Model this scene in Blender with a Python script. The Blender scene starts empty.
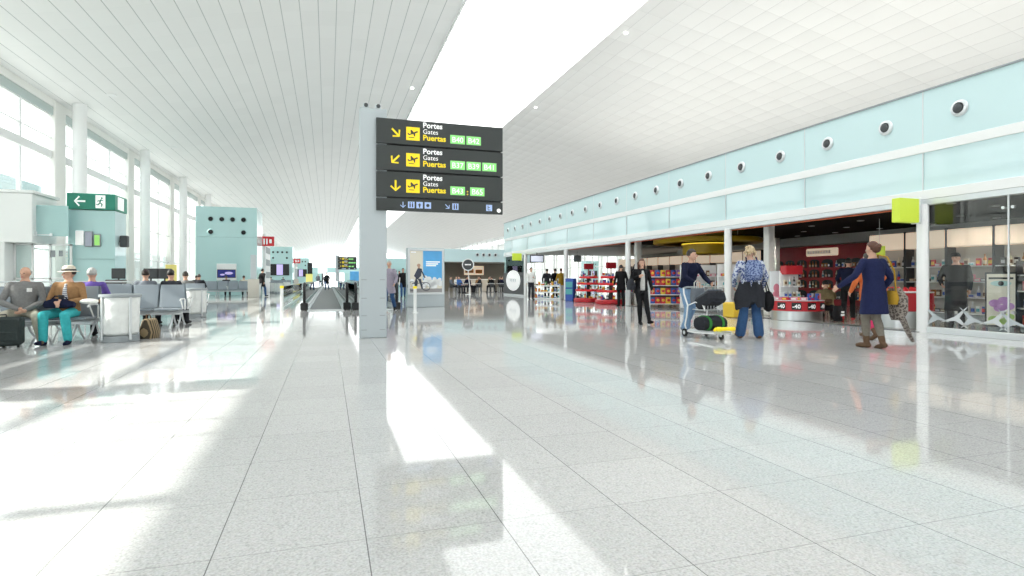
import bpy, math, random
from mathutils import Vector, Matrix, Euler
R = random.Random(7)
PI = math.pi
SC = bpy.context.scene
COL = SC.collection

# ------------------------------------------------------------------ materials
def mat(name, col, rough=0.5, metal=0.0, emit=0.0, spec=0.5, noise=0.0, nscale=40.0, coat=0.0, bump=0.0):
    m = bpy.data.materials.new(name); m.use_nodes = True
    nt = m.node_tree; b = nt.nodes['Principled BSDF']
    b.inputs['Base Color'].default_value = (*col, 1)
    b.inputs['Roughness'].default_value = rough
    b.inputs['Metallic'].default_value = metal
    b.inputs['Specular IOR Level'].default_value = spec
    b.inputs['Coat Weight'].default_value = coat
    if emit > 0:
        b.inputs['Emission Color'].default_value = (*col, 1)
        b.inputs['Emission Strength'].default_value = emit
    if noise > 0 or bump > 0:
        tc = nt.nodes.new('ShaderNodeTexCoord')
        n = nt.nodes.new('ShaderNodeTexNoise'); n.inputs['Scale'].default_value = nscale; n.inputs['Detail'].default_value = 4
        nt.links.new(tc.outputs['Object'], n.inputs['Vector'])
        if noise > 0:
            r = nt.nodes.new('ShaderNodeMix'); r.data_type = 'RGBA'
            r.inputs[6].default_value = (*[max(0, c*(1-noise)) for c in col], 1)
            r.inputs[7].default_value = (*[min(1, c*(1+noise)) for c in col], 1)
            nt.links.new(n.outputs['Fac'], r.inputs[0]); nt.links.new(r.outputs[2], b.inputs['Base Color'])
        if bump > 0:
            bp = nt.nodes.new('ShaderNodeBump'); bp.inputs['Strength'].default_value = bump; bp.inputs['Distance'].default_value = 0.02
            nt.links.new(n.outputs['Fac'], bp.inputs['Height']); nt.links.new(bp.outputs['Normal'], b.inputs['Normal'])
    return m

def fabric(name, col, rough=0.85): return mat(name, col, rough, noise=0.25, nscale=30, bump=0.25, spec=0.2)

def glass_mat(name, tint=(0.95, 0.99, 0.98), gloss=0.9, blend=0.12):
    m = bpy.data.materials.new(name); m.use_nodes = True
    nt = m.node_tree; nt.nodes.clear()
    out = nt.nodes.new('ShaderNodeOutputMaterial'); mx = nt.nodes.new('ShaderNodeMixShader')
    tr = nt.nodes.new('ShaderNodeBsdfTransparent'); gl = nt.nodes.new('ShaderNodeBsdfGlossy'); fr = nt.nodes.new('ShaderNodeFresnel')
    tr.inputs['Color'].default_value = (*tint, 1); gl.inputs['Roughness'].default_value = 0.01
    gl.inputs['Color'].default_value = (gloss, gloss, gloss, 1); fr.inputs['IOR'].default_value = 1.3 + blend
    nt.links.new(fr.outputs[0], mx.inputs[0]); nt.links.new(tr.outputs[0], mx.inputs[1]); nt.links.new(gl.outputs[0], mx.inputs[2])
    nt.links.new(mx.outputs[0], out.inputs[0])
    return m

def blind_mat(name):
    m = bpy.data.materials.new(name); m.use_nodes = True
    nt = m.node_tree; nt.nodes.clear()
    out = nt.nodes.new('ShaderNodeOutputMaterial'); a = nt.nodes.new('ShaderNodeMixShader'); a.inputs[0].default_value = 0.25
    t = nt.nodes.new('ShaderNodeBsdfTranslucent'); d = nt.nodes.new('ShaderNodeBsdfDiffuse')
    t.inputs['Color'].default_value = (0.9, 0.93, 0.92, 1); d.inputs['Color'].default_value = (0.9, 0.93, 0.92, 1)
    nt.links.new(d.outputs[0], a.inputs[1]); nt.links.new(t.outputs[0], a.inputs[2]); nt.links.new(a.outputs[0], out.inputs[0])
    return m

def opal_mat(name, clear):
    m = bpy.data.materials.new(name); m.use_nodes = True
    nt = m.node_tree; nt.nodes.clear()
    out = nt.nodes.new('ShaderNodeOutputMaterial'); a = nt.nodes.new('ShaderNodeMixShader'); a.inputs[0].default_value = clear
    t = nt.nodes.new('ShaderNodeBsdfTranslucent'); d = nt.nodes.new('ShaderNodeBsdfTransparent')
    t.inputs['Color'].default_value = (0.95, 0.96, 0.96, 1); d.inputs['Color'].default_value = (0.96, 0.98, 0.98, 1)
    nt.links.new(t.outputs[0], a.inputs[1]); nt.links.new(d.outputs[0], a.inputs[2]); nt.links.new(a.outputs[0], out.inputs[0])
    return m

def grid_fac(nt, vec, axis, period, offset, width):
    """1 on the joint lines of one axis"""
    sep = nt.nodes.new('ShaderNodeSeparateXYZ'); nt.links.new(vec, sep.inputs[0])
    def mth(op, a, b=None):
        n = nt.nodes.new('ShaderNodeMath'); n.operation = op
        for i, v in ((0, a), (1, b)):
            if v is None: continue
            if isinstance(v, (int, float)): n.inputs[i].default_value = v
            else: nt.links.new(v, n.inputs[i])
        return n.outputs[0]
    s = mth('SUBTRACT', sep.outputs[axis], offset)
    p = mth('FLOORED_MODULO', s, period)
    return mth('LESS_THAN', p, width), mth('DIVIDE', s, period), mth

def floor_mat():
    m = bpy.data.materials.new('polished_granite_floor'); m.use_nodes = True
    nt = m.node_tree; b = nt.nodes['Principled BSDF']; L = nt.links.new
    tc = nt.nodes.new('ShaderNodeTexCoord'); v = tc.outputs['Object']
    fx, cx, mth = grid_fac(nt, v, 0, 0.603, 0.155, 0.0050)
    fy, cy, _ = grid_fac(nt, v, 1, 0.625, 3.153, 0.0045)
    fl1 = mth('FLOOR', cx); fl2 = mth('FLOOR', cy)
    cmb = nt.nodes.new('ShaderNodeCombineXYZ'); L(fl1, cmb.inputs[0]); L(fl2, cmb.inputs[1])
    wn = nt.nodes.new('ShaderNodeTexWhiteNoise'); wn.noise_dimensions = '2D'; L(cmb.outputs[0], wn.inputs['Vector'])
    n1 = nt.nodes.new('ShaderNodeTexNoise'); n1.inputs['Scale'].default_value = 90; n1.inputs['Detail'].default_value = 3; L(v, n1.inputs['Vector'])
    vo = nt.nodes.new('ShaderNodeTexVoronoi'); vo.inputs['Scale'].default_value = 65; L(v, vo.inputs['Vector'])
    ramp = nt.nodes.new('ShaderNodeValToRGB'); e = ramp.color_ramp.elements
    e[0].position = 0.28; e[0].color = (0.40, 0.40, 0.405, 1); e[1].position = 0.60; e[1].color = (0.63, 0.63, 0.632, 1)
    L(n1.outputs['Fac'], ramp.inputs[0])
    mx = nt.nodes.new('ShaderNodeMix'); mx.data_type = 'RGBA'; mx.inputs[0].default_value = 0.14
    L(ramp.outputs[0], mx.inputs[6]); L(vo.outputs['Color'], mx.inputs[7])
    hs = nt.nodes.new('ShaderNodeHueSaturation'); hs.inputs['Saturation'].default_value = 0.12
    vv = mth('MULTIPLY_ADD', wn.outputs['Value'], 0.06); vv.node.inputs[2].default_value = 0.95
    L(vv, hs.inputs['Value']); L(mx.outputs[2], hs.inputs['Color'])
    fyl = mth('MULTIPLY', fy, 0.45); fxl = mth('MULTIPLY', fx, 0.8)
    j = mth('MAXIMUM', fxl, fyl)
    jm = nt.nodes.new('ShaderNodeMix'); jm.data_type = 'RGBA'; jm.inputs[7].default_value = (0.10, 0.10, 0.10, 1)
    L(j, jm.inputs[0]); L(hs.outputs[0], jm.inputs[6]); L(jm.outputs[2], b.inputs['Base Color'])
    b.inputs['Roughness'].default_value = 0.055
    b.inputs['IOR'].default_value = 1.55
    n2 = nt.nodes.new('ShaderNodeTexNoise'); n2.inputs['Scale'].default_value = 1.3; n2.inputs['Detail'].default_value = 1; L(v, n2.inputs['Vector'])
    bp = nt.nodes.new('ShaderNodeBump'); bp.inputs['Strength'].default_value = 0.03; bp.inputs['Distance'].default_value = 0.02
    L(n2.outputs['Fac'], bp.inputs['Height']); L(bp.outputs['Normal'], b.inputs['Normal'])
    return m

def ceil_mat(name, base, joint, w_x, w_y, line_y, pillow=0.0, rough=0.45):
    """panelled ceiling: UV.x = metres across the wave, UV.y = metres along the hall"""
    m = bpy.data.materials.new(name); m.use_nodes = True
    nt = m.node_tree; b = nt.nodes['Principled BSDF']; L = nt.links.new
    uv = nt.nodes.new('ShaderNodeUVMap'); v = uv.outputs[0]
    fx, cx, mth = grid_fac(nt, v, 0, 0.78, 0.0, w_x)
    fy, cy, _ = grid_fac(nt, v, 1, 1.5, 0.0, w_y)
    j = mth('MAXIMUM', fx, mth('MULTIPLY', fy, line_y))
    fl1 = mth('FLOOR', cx); fl2 = mth('FLOOR', cy)
    cmb = nt.nodes.new('ShaderNodeCombineXYZ'); L(fl1, cmb.inputs[0]); L(fl2, cmb.inputs[1])
    wn = nt.nodes.new('ShaderNodeTexWhiteNoise'); wn.noise_dimensions = '2D'; L(cmb.outputs[0], wn.inputs['Vector'])
    c0 = nt.nodes.new('ShaderNodeMix'); c0.data_type = 'RGBA'
    c0.inputs[6].default_value = (*[c*0.97 for c in base], 1); c0.inputs[7].default_value = (*base, 1)
    L(wn.outputs['Value'], c0.inputs[0])
    jm = nt.nodes.new('ShaderNodeMix'); jm.data_type = 'RGBA'; jm.inputs[7].default_value = (*joint, 1)
    L(j, jm.inputs[0]); L(c0.outputs[2], jm.inputs[6]); L(jm.outputs[2], b.inputs['Base Color'])
    b.inputs['Roughness'].default_value = rough
    if pillow > 0:
        fr = mth('FRACT', cy); a = mth('SUBTRACT', fr, 0.5); a2 = mth('MULTIPLY', a, a)
        fr2 = mth('FRACT', cx); c = mth('SUBTRACT', fr2, 0.5); c2 = mth('MULTIPLY', c, c)
        s = mth('ADD', a2, mth('MULTIPLY', c2, 0.5))
        bp = nt.nodes.new('ShaderNodeBump'); bp.inputs['Strength'].default_value = 1.0; bp.inputs['Distance'].default_value = pillow
        L(s, bp.inputs['Height']); L(bp.outputs['Normal'], b.inputs['Normal'])
    return m

M = dict(
    floor=floor_mat(),
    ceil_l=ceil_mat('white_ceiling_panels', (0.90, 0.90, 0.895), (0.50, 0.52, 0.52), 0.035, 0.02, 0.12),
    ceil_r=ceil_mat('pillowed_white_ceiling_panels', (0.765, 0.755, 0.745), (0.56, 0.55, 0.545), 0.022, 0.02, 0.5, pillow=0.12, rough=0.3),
    white=mat('white_paint', (0.89, 0.90, 0.90), 0.4), cream=mat('cream_paint', (0.89, 0.89, 0.86), 0.5),
    whitegloss=mat('white_enamel', (0.86, 0.87, 0.87), 0.15),
    teal=mat('teal_backpainted_glass', (0.48, 0.71, 0.715), 0.10, spec=0.6), teal2=mat('pale_teal_backpainted_glass', (0.62, 0.80, 0.825), 0.05, spec=0.6),
    tealdark=mat('teal_frosted_glass', (0.44, 0.66, 0.66), 0.2),
    glass=glass_mat('clear_glass'), shopglass=glass_mat('shop_window_glass', (0.95, 0.98, 0.97), 1.0, 0.17), balglass=glass_mat('balustrade_glass', (0.78, 0.90, 0.89)),
    stripglass=mat('grey_roller_box', (0.50, 0.58, 0.57), 0.3), blind=blind_mat('white_roller_blind'), opal=opal_mat('skylight_glazing', 0.6),
    steel=mat('brushed_steel', (0.62, 0.64, 0.65), 0.28, 0.9), alu=mat('satin_aluminium', (0.72, 0.75, 0.77), 0.35, 0.5),
    postgrey=mat('light_grey_powder_coat', (0.50, 0.55, 0.58), 0.4, spec=0.4), grey=mat('mid_grey_plastic', (0.30, 0.33, 0.35), 0.5),
    signblack=mat('charcoal_sign_face', (0.040, 0.046, 0.046), 0.45), black=mat('black_plastic', (0.012, 0.013, 0.015), 0.4), rubber=mat('black_rubber', (0.015, 0.015, 0.017), 0.7),
    darkgrey=mat('dark_grey', (0.06, 0.065, 0.07), 0.5), yellow=mat('sign_yellow', (0.95, 0.72, 0.02), 0.4, emit=0.25), signwhite=mat('sign_white', (0.95, 0.95, 0.95), 0.4, emit=0.25),
    greybadge=mat('badge_green', (0.30, 0.80, 0.24), 0.4, emit=0.25), paleblue=mat('sign_pale_blue', (0.42, 0.55, 0.85), 0.4, emit=0.2),
    exitgreen=mat('exit_sign_green', (0.02, 0.24, 0.165), 0.4, emit=0.03), lime=mat('lime_sign', (0.58, 0.72, 0.06), 0.4, emit=0.2),
    seat=mat('grey_seat_shell', (0.26, 0.30, 0.34), 0.35, 0.2), red=mat('shop_red', (0.52, 0.02, 0.03), 0.35), darkred=mat('deep_red_lacquer', (0.30, 0.010, 0.018), 0.3), brightred=mat('bright_red', (0.75, 0.03, 0.04), 0.35),
    beige=mat('beige_metal', (0.55, 0.52, 0.47), 0.5), yellowpaint=mat('mustard_lacquer', (0.50, 0.33, 0.01), 0.4), lampyellow=mat('yellow_lamp_strip', (1.0, 0.72, 0.05), 0.4, emit=1.6),
    lampwarm=mat('warm_lit_header', (0.95, 0.76, 0.58), 0.4, emit=0.45), lampwhite=mat('lamp_lens', (1.0, 0.97, 0.92), 0.3, emit=9.0), shoplight=mat('shop_downlight', (1.0, 0.93, 0.84), 0.3, emit=3.5),
    shopceil=mat('black_shop_ceiling', (0.008, 0.008, 0.009), 0.9, spec=0.1), shopfloor=mat('beige_shop_floor', (0.40, 0.36, 0.31), 0.12, noise=0.08, nscale=8), threshold=mat('dark_threshold_metal', (0.10, 0.10, 0.105), 0.3, 0.5),
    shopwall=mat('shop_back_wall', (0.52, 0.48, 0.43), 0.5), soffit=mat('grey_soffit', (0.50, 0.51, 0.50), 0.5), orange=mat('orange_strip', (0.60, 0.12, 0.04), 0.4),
    cafedark=mat('cafe_brown_wall', (0.20, 0.18, 0.15), 0.6), screenblue=mat('tv_picture_blue', (0.015, 0.02, 0.18), 0.2, emit=0.35), screenlilac=mat('screen_lilac', (0.55, 0.47, 0.80), 0.3, emit=0.5), screenlight=mat('screen_pale', (0.7, 0.72, 0.85), 0.3, emit=0.5), screengreen=mat('screen_green', (0.30, 0.65, 0.16), 0.3, emit=0.4), screengrey=mat('screen_grey', (0.35, 0.37, 0.45), 0.3, emit=0.2),
    apron=mat('apron_concrete', (0.52, 0.53, 0.52), 0.8, noise=0.1, nscale=0.5), bridge=mat('jet_bridge_panel', (0.13, 0.21, 0.22), 0.5),
    bagclear=mat('clear_bin_bag', (0.74, 0.76, 0.75), 0.25, noise=0.14, nscale=9, bump=1.0),
    skin=mat('skin', (0.62, 0.37, 0.27), 0.5, spec=0.3, noise=0.08), skinpale=mat('skin_fair', (0.70, 0.46, 0.37), 0.5, spec=0.3, noise=0.08), eye=mat('dark_eye', (0.03, 0.02, 0.02), 0.2), lip=mat('lip', (0.45, 0.16, 0.14), 0.5),
)
FAB = {}
def F(name, col):
    if name not in FAB: FAB[name] = fabric(name + '_cloth', col)
    return FAB[name]
F('grey', (0.20, 0.20, 0.20)); F('khaki', (0.52, 0.50, 0.41)); F('tan', (0.30, 0.17, 0.08)); F('turquoise', (0.05, 0.42, 0.45)); F('navy', (0.008, 0.011, 0.035)); F('black', (0.012, 0.012, 0.014)); F('dark', (0.03, 0.032, 0.04))
F('jeans', (0.04, 0.095, 0.22)); F('lightjeans', (0.19, 0.31, 0.48)); F('white', (0.80, 0.80, 0.78)); F('lightgrey', (0.55, 0.55, 0.53)); F('purple', (0.14, 0.09, 0.36)); F('orange', (0.62, 0.16, 0.05)); F('pink', (0.62, 0.05, 0.14)); F('brown', (0.13, 0.08, 0.05)); F('taupe', (0.20, 0.18, 0.15)); F('olive', (0.24, 0.19, 0.10)); F('slate', (0.16, 0.18, 0.21)); F('mauve', (0.32, 0.29, 0.36)); F('red', (0.5, 0.03, 0.04)); F('blue', (0.06, 0.16, 0.45)); F('mustard', (0.42, 0.25, 0.03)); F('green', (0.05, 0.25, 0.06)); F('dress', (0.014, 0.019, 0.066)); F('straw', (0.72, 0.66, 0.56)); F('caseblack', (0.035, 0.045, 0.045))
H_ = dict(black=mat('black_hair', (0.012, 0.010, 0.010), 0.5, noise=0.3), brown=mat('brown_hair', (0.030, 0.019, 0.013), 0.5, noise=0.3), blond=mat('blond_hair', (0.55, 0.42, 0.26), 0.5, noise=0.25), greyh=mat('grey_hair', (0.42, 0.42, 0.41), 0.5, noise=0.25), auburn=mat('auburn_hair', (0.09, 0.030, 0.015), 0.5, noise=0.3))

def pattern_mat(name, ca, cb, scale, stripes=False):
    m = bpy.data.materials.new(name); m.use_nodes = True
    nt = m.node_tree; b = nt.nodes['Principled BSDF']; tc = nt.nodes.new('ShaderNodeTexCoord')
    if stripes:
        n = nt.nodes.new('ShaderNodeTexWave'); n.bands_direction = 'Z' if stripes == 'Z' else 'X'; n.inputs['Scale'].default_value = scale
    else:
        n = nt.nodes.new('ShaderNodeTexVoronoi'); n.inputs['Scale'].default_value = scale
    nt.links.new(tc.outputs['Object'], n.inputs['Vector'])
    r = nt.nodes.new('ShaderNodeValToRGB'); r.color_ramp.interpolation = 'CONSTANT'
    r.color_ramp.elements[0].color = (*ca, 1); r.color_ramp.elements[1].position = 0.5; r.color_ramp.elements[1].color = (*cb, 1)
    nt.links.new(n.outputs['Distance' if not stripes else 'Fac'], r.inputs[0]); nt.links.new(r.outputs[0], b.inputs['Base Color'])
    b.inputs['Roughness'].default_value = 0.8
    return m
PAT = dict(blue=pattern_mat('blue_white_print_cloth', (0.07, 0.10, 0.26), (0.55, 0.59, 0.68), 26), stripe=pattern_mat('navy_stripe_cloth', (0.02, 0.03, 0.1), (0.8, 0.8, 0.8), 9, 'Z'), bag=pattern_mat('brown_stripe_cloth', (0.05, 0.04, 0.025), (0.30, 0.22, 0.12), 5, 'X'), net=pattern_mat('brown_print_cloth', (0.10, 0.08, 0.07), (0.30, 0.26, 0.23), 30), gingham=pattern_mat('blue_backpack_cloth', (0.04, 0.07, 0.20), (0.22, 0.28, 0.46), 36))

# ------------------------------------------------------------------ mesh builder
class MB:
    def __init__(s): s.v = []; s.f = []; s.m = []
    def add(s, vs, fs, mi=0):
        o = len(s.v); s.v += [tuple(x) for x in vs]; s.f += [tuple(i+o for i in f) for f in fs]; s.m += [mi]*len(fs); return s
    def box(s, x0, x1, y0, y1, z0, z1, ch=0.0, mi=0):
        return s.obox(((x0+x1)/2, (y0+y1)/2, (z0+z1)/2), (abs(x1-x0), abs(y1-y0), abs(z1-z0)), None, ch, mi)
    def obox(s, c, size, rot=None, ch=0.0, mi=0):
        hx, hy, hz = [q/2 for q in size]; ch = min(ch, hx*0.95, hy*0.95, hz*0.95)
        c = Vector(c); Rm = rot.to_matrix() if isinstance(rot, Euler) else (Matrix.Rotation(rot, 3, 'Z') if rot else Matrix.Identity(3))
        vs = []; idx = {}
        sg = [(a, b, d) for a in (-1, 1) for b in (-1, 1) for d in (-1, 1)]
        if ch <= 0:
            for q in sg: idx[q] = len(vs); vs.append(c + Rm @ Vector((q[0]*hx, q[1]*hy, q[2]*hz)))
            k = lambda *q: idx[q]
            fs = [(k(-1,-1,-1), k(-1,1,-1), k(1,1,-1), k(1,-1,-1)), (k(-1,-1,1), k(1,-1,1), k(1,1,1), k(-1,1,1)),
                  (k(-1,-1,-1), k(1,-1,-1), k(1,-1,1), k(-1,-1,1)), (k(-1,1,-1), k(-1,1,1), k(1,1,1), k(1,1,-1)),
                  (k(-1,-1,-1), k(-1,-1,1), k(-1,1,1), k(-1,1,-1)), (k(1,-1,-1), k(1,1,-1), k(1,1,1), k(1,-1,1))]
            return s.add(vs, fs, mi)
        h = (hx, hy, hz)
        for q in sg:
            for ax in range(3):
                p = [q[i]*(h[i] - (0 if i == ax else ch)) for i in range(3)]
                idx[(q, ax)] = len(vs); vs.append(c + Rm @ Vector(p))
        fs = []
        for ax in range(3):
            a1, a2 = [(1, 2), (2, 0), (0, 1)][ax]
            for sgn in (-1, 1):
                loop = []
                for u, w in ((-1, -1), (1, -1), (1, 1), (-1, 1)):
                    q = [0, 0, 0]; q[ax] = sgn; q[a1] = u; q[a2] = w; loop.append(idx[(tuple(q), ax)])
                fs.append(tuple(loop if sgn > 0 else loop[::-1]))
        for ax in range(3):
            a1, a2 = [(1, 2), (2, 0), (0, 1)][ax]
            for u in (-1, 1):
                for w in (-1, 1):
                    q0 = [0, 0, 0]; q0[ax] = -1; q0[a1] = u; q0[a2] = w; q1 = list(q0); q1[ax] = 1
                    q0, q1 = tuple(q0), tuple(q1)
                    lp = (idx[(q0, a1)], idx[(q1, a1)], idx[(q1, a2)], idx[(q0, a2)])
                    fs.append(lp if u*w < 0 else lp[::-1])
        for q in sg:
            lp = (idx[(q, 0)], idx[(q, 1)], idx[(q, 2)]); fs.append(lp if q[0]*q[1]*q[2] > 0 else lp[::-1])
        return s.add(vs, fs, mi)
    def cyl(s, p0, p1, r0, r1=None, n=16, mi=0, sq=1.0):
        r1 = r0 if r1 is None else r1
        p0, p1 = Vector(p0), Vector(p1); d = (p1-p0).normalized()
        a = d.orthogonal().normalized() if abs(d.z) < 0.999 else Vector((1, 0, 0)); b = d.cross(a)
        vs = []
        for p, r in ((p0, r0), (p1, r1)):
            for i in range(n):
                t = 2*PI*i/n; vs.append(p + a*math.cos(t)*r + b*math.sin(t)*r*sq)
        fs = [(i, (i+1) % n, n+(i+1) % n, n+i) for i in range(n)] + [tuple(range(n))[::-1], tuple(range(n, 2*n))]
        return s.add(vs, fs, mi)
    def sphere(s, c, r, nu=16, nv=10, rot=None, fn=None, mi=0):
        c = Vector(c); r = (r, r, r) if isinstance(r, (int, float)) else r
        vs = []
        for j in range(nv+1):
            ph = PI*j/nv
            for i in range(nu):
                th = 2*PI*i/nu
                p = Vector((math.sin(ph)*math.cos(th), math.sin(ph)*math.sin(th), math.cos(ph)))
                k = fn(p) if fn else 1.0
                p = Vector((p.x*r[0], p.y*r[1], p.z*r[2]))*k
                if rot is not None: p = rot @ p
                vs.append(c+p)
        fs = []
        for j in range(nv):
            for i in range(nu):
                a, b, d, e = j*nu+i, j*nu+(i+1) % nu, (j+1)*nu+(i+1) % nu, (j+1)*nu+i
                fs.append((a, e, d, b))
        return s.add(vs, fs, mi)
    def lathe(s, prof, c=(0, 0, 0), n=24, mi=0, sx=1.0, sy=1.0):
        vs = []
        for r, z in prof:
            for i in range(n):
                t = 2*PI*i/n; vs.append((c[0]+r*math.cos(t)*sx, c[1]+r*math.sin(t)*sy, c[2]+z))
        k = len(prof); fs = []
        for j in range(k-1):
            for i in range(n): fs.append((j*n+i, j*n+(i+1) % n, (j+1)*n+(i+1) % n, (j+1)*n+i))
        fs += [tuple(range(n))[::-1], tuple(range((k-1)*n, k*n))]
        return s.add(vs, fs, mi)
    def tube(s, path, r, n=8, mi=0, rs=None):
        path = [Vector(p) for p in path]; K = len(path); vs = []
        up = None
        for i, p in enumerate(path):
            t = (path[min(i+1, K-1)] - path[max(i-1, 0)]).normalized()
            if up is None: up = t.orthogonal().normalized()
            up = (up - t*up.dot(t)).normalized(); w = t.cross(up); rr = rs[i] if rs else r
            for k in range(n):
                a = 2*PI*k/n; vs.append(p + up*math.cos(a)*rr + w*math.sin(a)*rr)
        fs = [(i*n+k, i*n+(k+1) % n, (i+1)*n+(k+1) % n, (i+1)*n+k) for i in range(K-1) for k in range(n)]
        fs += [tuple(range(n))[::-1], tuple(range((K-1)*n, K*n))]
        return s.add(vs, fs, mi)
    def prism(s, poly, fn, depth, mi=0):
        """poly in (a, b); fn(a, b, t) -> point, t = 0 or depth"""
        n = len(poly)
        vs = [fn(a, b, 0) for a, b in poly] + [fn(a, b, depth) for a, b in poly]
        fs = [tuple(range(n))[::-1], tuple(range(n, 2*n))] + [(i, (i+1) % n, n+(i+1) % n, n+i) for i in range(n)]
        return s.add(vs, fs, mi)
    def loft(s, rings, n=20, mi=0, p=2.3):
        """rings: (centre, side vector, forward vector, half width, half depth)"""
        vs = []
        for c, sd, fw, a, b in rings:
            c, sd, fw = Vector(c), Vector(sd), Vector(fw)
            for i in range(n):
                t = 2*PI*i/n; x, y = math.cos(t), math.sin(t)
                x = math.copysign(abs(x)**(2/p), x); y = math.copysign(abs(y)**(2/p), y)
                vs.append(c + sd*x*a + fw*y*b)
        K = len(rings); fs = []
        for j in range(K-1):
            for i in range(n): fs.append((j*n+i, j*n+(i+1) % n, (j+1)*n+(i+1) % n, (j+1)*n+i))
        fs += [tuple(range(n))[::-1], tuple(range((K-1)*n, K*n))]
        return s.add(vs, fs, mi)
    def cap(s, p0, p1, r0, r1, n=10):
        """tapered capsule"""
        p0, p1 = Vector(p0), Vector(p1)
        if (p1-p0).length > 1e-5: s.cyl(p0, p1, r0, r1, n)
        s.sphere(p0, r0, n, 6); return s.sphere(p1, r1, n, 6)
    def mesh(s, name, mats, smooth=35):
        me = bpy.data.meshes.new(name); me.from_pydata(s.v, [], s.f)
        for m in (mats if isinstance(mats, (list, tuple)) else [mats]): me.materials.append(m)
        me.polygons.foreach_set('material_index', s.m)
        if smooth:
            me.polygons.foreach_set('use_smooth', [True]*len(me.polygons)); me.set_sharp_from_angle(angle=math.radians(smooth))
        me.update(); return me

def link(name, me, parent=None):
    o = bpy.data.objects.new(name, me); COL.objects.link(o)
    if parent is not None: o.parent = parent
    return o
def P(name, mb, mats, parent, label=None, smooth=35):
    o = link(name, mb.mesh(name, mats, smooth), parent)
    if label: o['label'] = label
    return o
def tag(o, label, cat, group=None, kind=None):
    o['label'] = label; o['category'] = cat
    if group: o['group'] = group
    if kind: o['kind'] = kind
    return o
def T(name, label, cat, loc=(0, 0, 0), rz=0, group=None):
    o = bpy.data.objects.new(name, None); COL.objects.link(o); o.empty_display_size = 0.1
    o.location = loc; o.rotation_euler = (0, 0, rz); return tag(o, label, cat, group)
def S(name, mb, mats, label, cat, loc=(0, 0, 0), rz=0, group=None, smooth=35):
    o = link(name, mb.mesh(name, mats, smooth)); o.location = loc; o.rotation_euler = (0, 0, rz); return tag(o, label, cat, group)
def struct(name, mb, mats, smooth=35, parent=None):
    o = link(name, mb.mesh(name, mats, smooth), parent)
    if parent is None: o['kind'] = 'structure'
    return o
def dup(root, loc, rz=0, label=None, group=None, mats=None):
    r = root.copy(); COL.objects.link(r); r.location = loc; r.rotation_euler = (0, 0, rz)
    if label: r['label'] = label
    if group: r['group'] = group
    def sw(o):
        if mats:
            for i, sl in enumerate(o.material_slots):
                if sl.material and sl.material.name in mats:
                    nm = mats[sl.material.name]; sl.link = 'OBJECT'; sl.material = nm
    sw(r)
    for ch in list(root.children):
        c = ch.copy(); COL.objects.link(c); c.parent = r; sw(c)
        for g in list(ch.children):
            d = g.copy(); COL.objects.link(d); d.parent = c; sw(d)
    return r
def face(dx, dy): return math.atan2(-dx, dy)     # rz that turns local +Y towards (dx, dy)

FONT = None
def text(name, body, parent, loc, size, m, rz=0.0, bold=0.0, align='LEFT', depth=0.003):
    cu = bpy.data.curves.new('t', 'FONT'); cu.body = body; cu.size = size; cu.align_x = align; cu.extrude = depth; cu.offset = bold; cu.resolution_u = 3
    o = bpy.data.objects.new('t', cu); COL.objects.link(o)
    dg = bpy.context.evaluated_depsgraph_get(); me = bpy.data.meshes.new_from_object(o.evaluated_get(dg))
    bpy.data.objects.remove(o); bpy.data.curves.remove(cu)
    me.materials.clear(); me.materials.append(m)
    t = link(name, me, parent); t.location = loc; t.rotation_euler = (PI/2, 0, rz); return t

# ------------------------------------------------------------------ people
def remesh(mb, name, voxel, smooth=4):
    me = mb.mesh(name + '_raw', M['skin'], 0)
    o = bpy.data.objects.new('tmp', me); COL.objects.link(o)
    r = o.modifiers.new('r', 'REMESH'); r.mode = 'VOXEL'; r.voxel_size = voxel
    if smooth:
        sm = o.modifiers.new('s', 'SMOOTH'); sm.factor = 0.5; sm.iterations = smooth
    dg = bpy.context.evaluated_depsgraph_get(); dg.update()
    out = bpy.data.meshes.new_from_object(o.evaluated_get(dg))
    bpy.data.objects.remove(o); bpy.data.meshes.remove(me)
    out.name = name; out.materials.clear()
    out.polygons.foreach_set('use_smooth', [True]*len(out.polygons))
    return out

STAND = dict(pelvis=(0, 0, 0.94), lean=0, side=0,
             knR=(0.10, 0.02, 0.50), anR=(0.105, -0.02, 0.085), knL=(-0.10, 0.02, 0.50), anL=(-0.105, -0.02, 0.085),
             elR=(0.265, -0.03, 1.16), wrR=(0.275, 0.06, 0.92), elL=(-0.265, -0.03, 1.16), wrL=(-0.275, 0.06, 0.92), yaw=0, pitch=0)
WALK = dict(STAND, lean=4, knR=(0.09, 0.16, 0.52), anR=(0.09, 0.20, 0.10), knL=(-0.09, -0.02, 0.49), anL=(-0.09, -0.30, 0.15),
            elR=(0.27, -0.12, 1.17), wrR=(0.27, -0.10, 0.93), elL=(-0.27, 0.03, 1.17), wrL=(-0.25, 0.20, 0.97))
SIT = dict(STAND, pelvis=(0, 0, 0.56), lean=-6, knR=(0.13, 0.44, 0.53), anR=(0.14, 0.46, 0.085), knL=(-0.13, 0.44, 0.53), anL=(-0.14, 0.46, 0.085),
           elR=(0.27, 0.04, 0.77), wrR=(0.11, 0.27, 0.68), elL=(-0.27, 0.04, 0.77), wrL=(-0.11, 0.27, 0.68))

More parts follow.
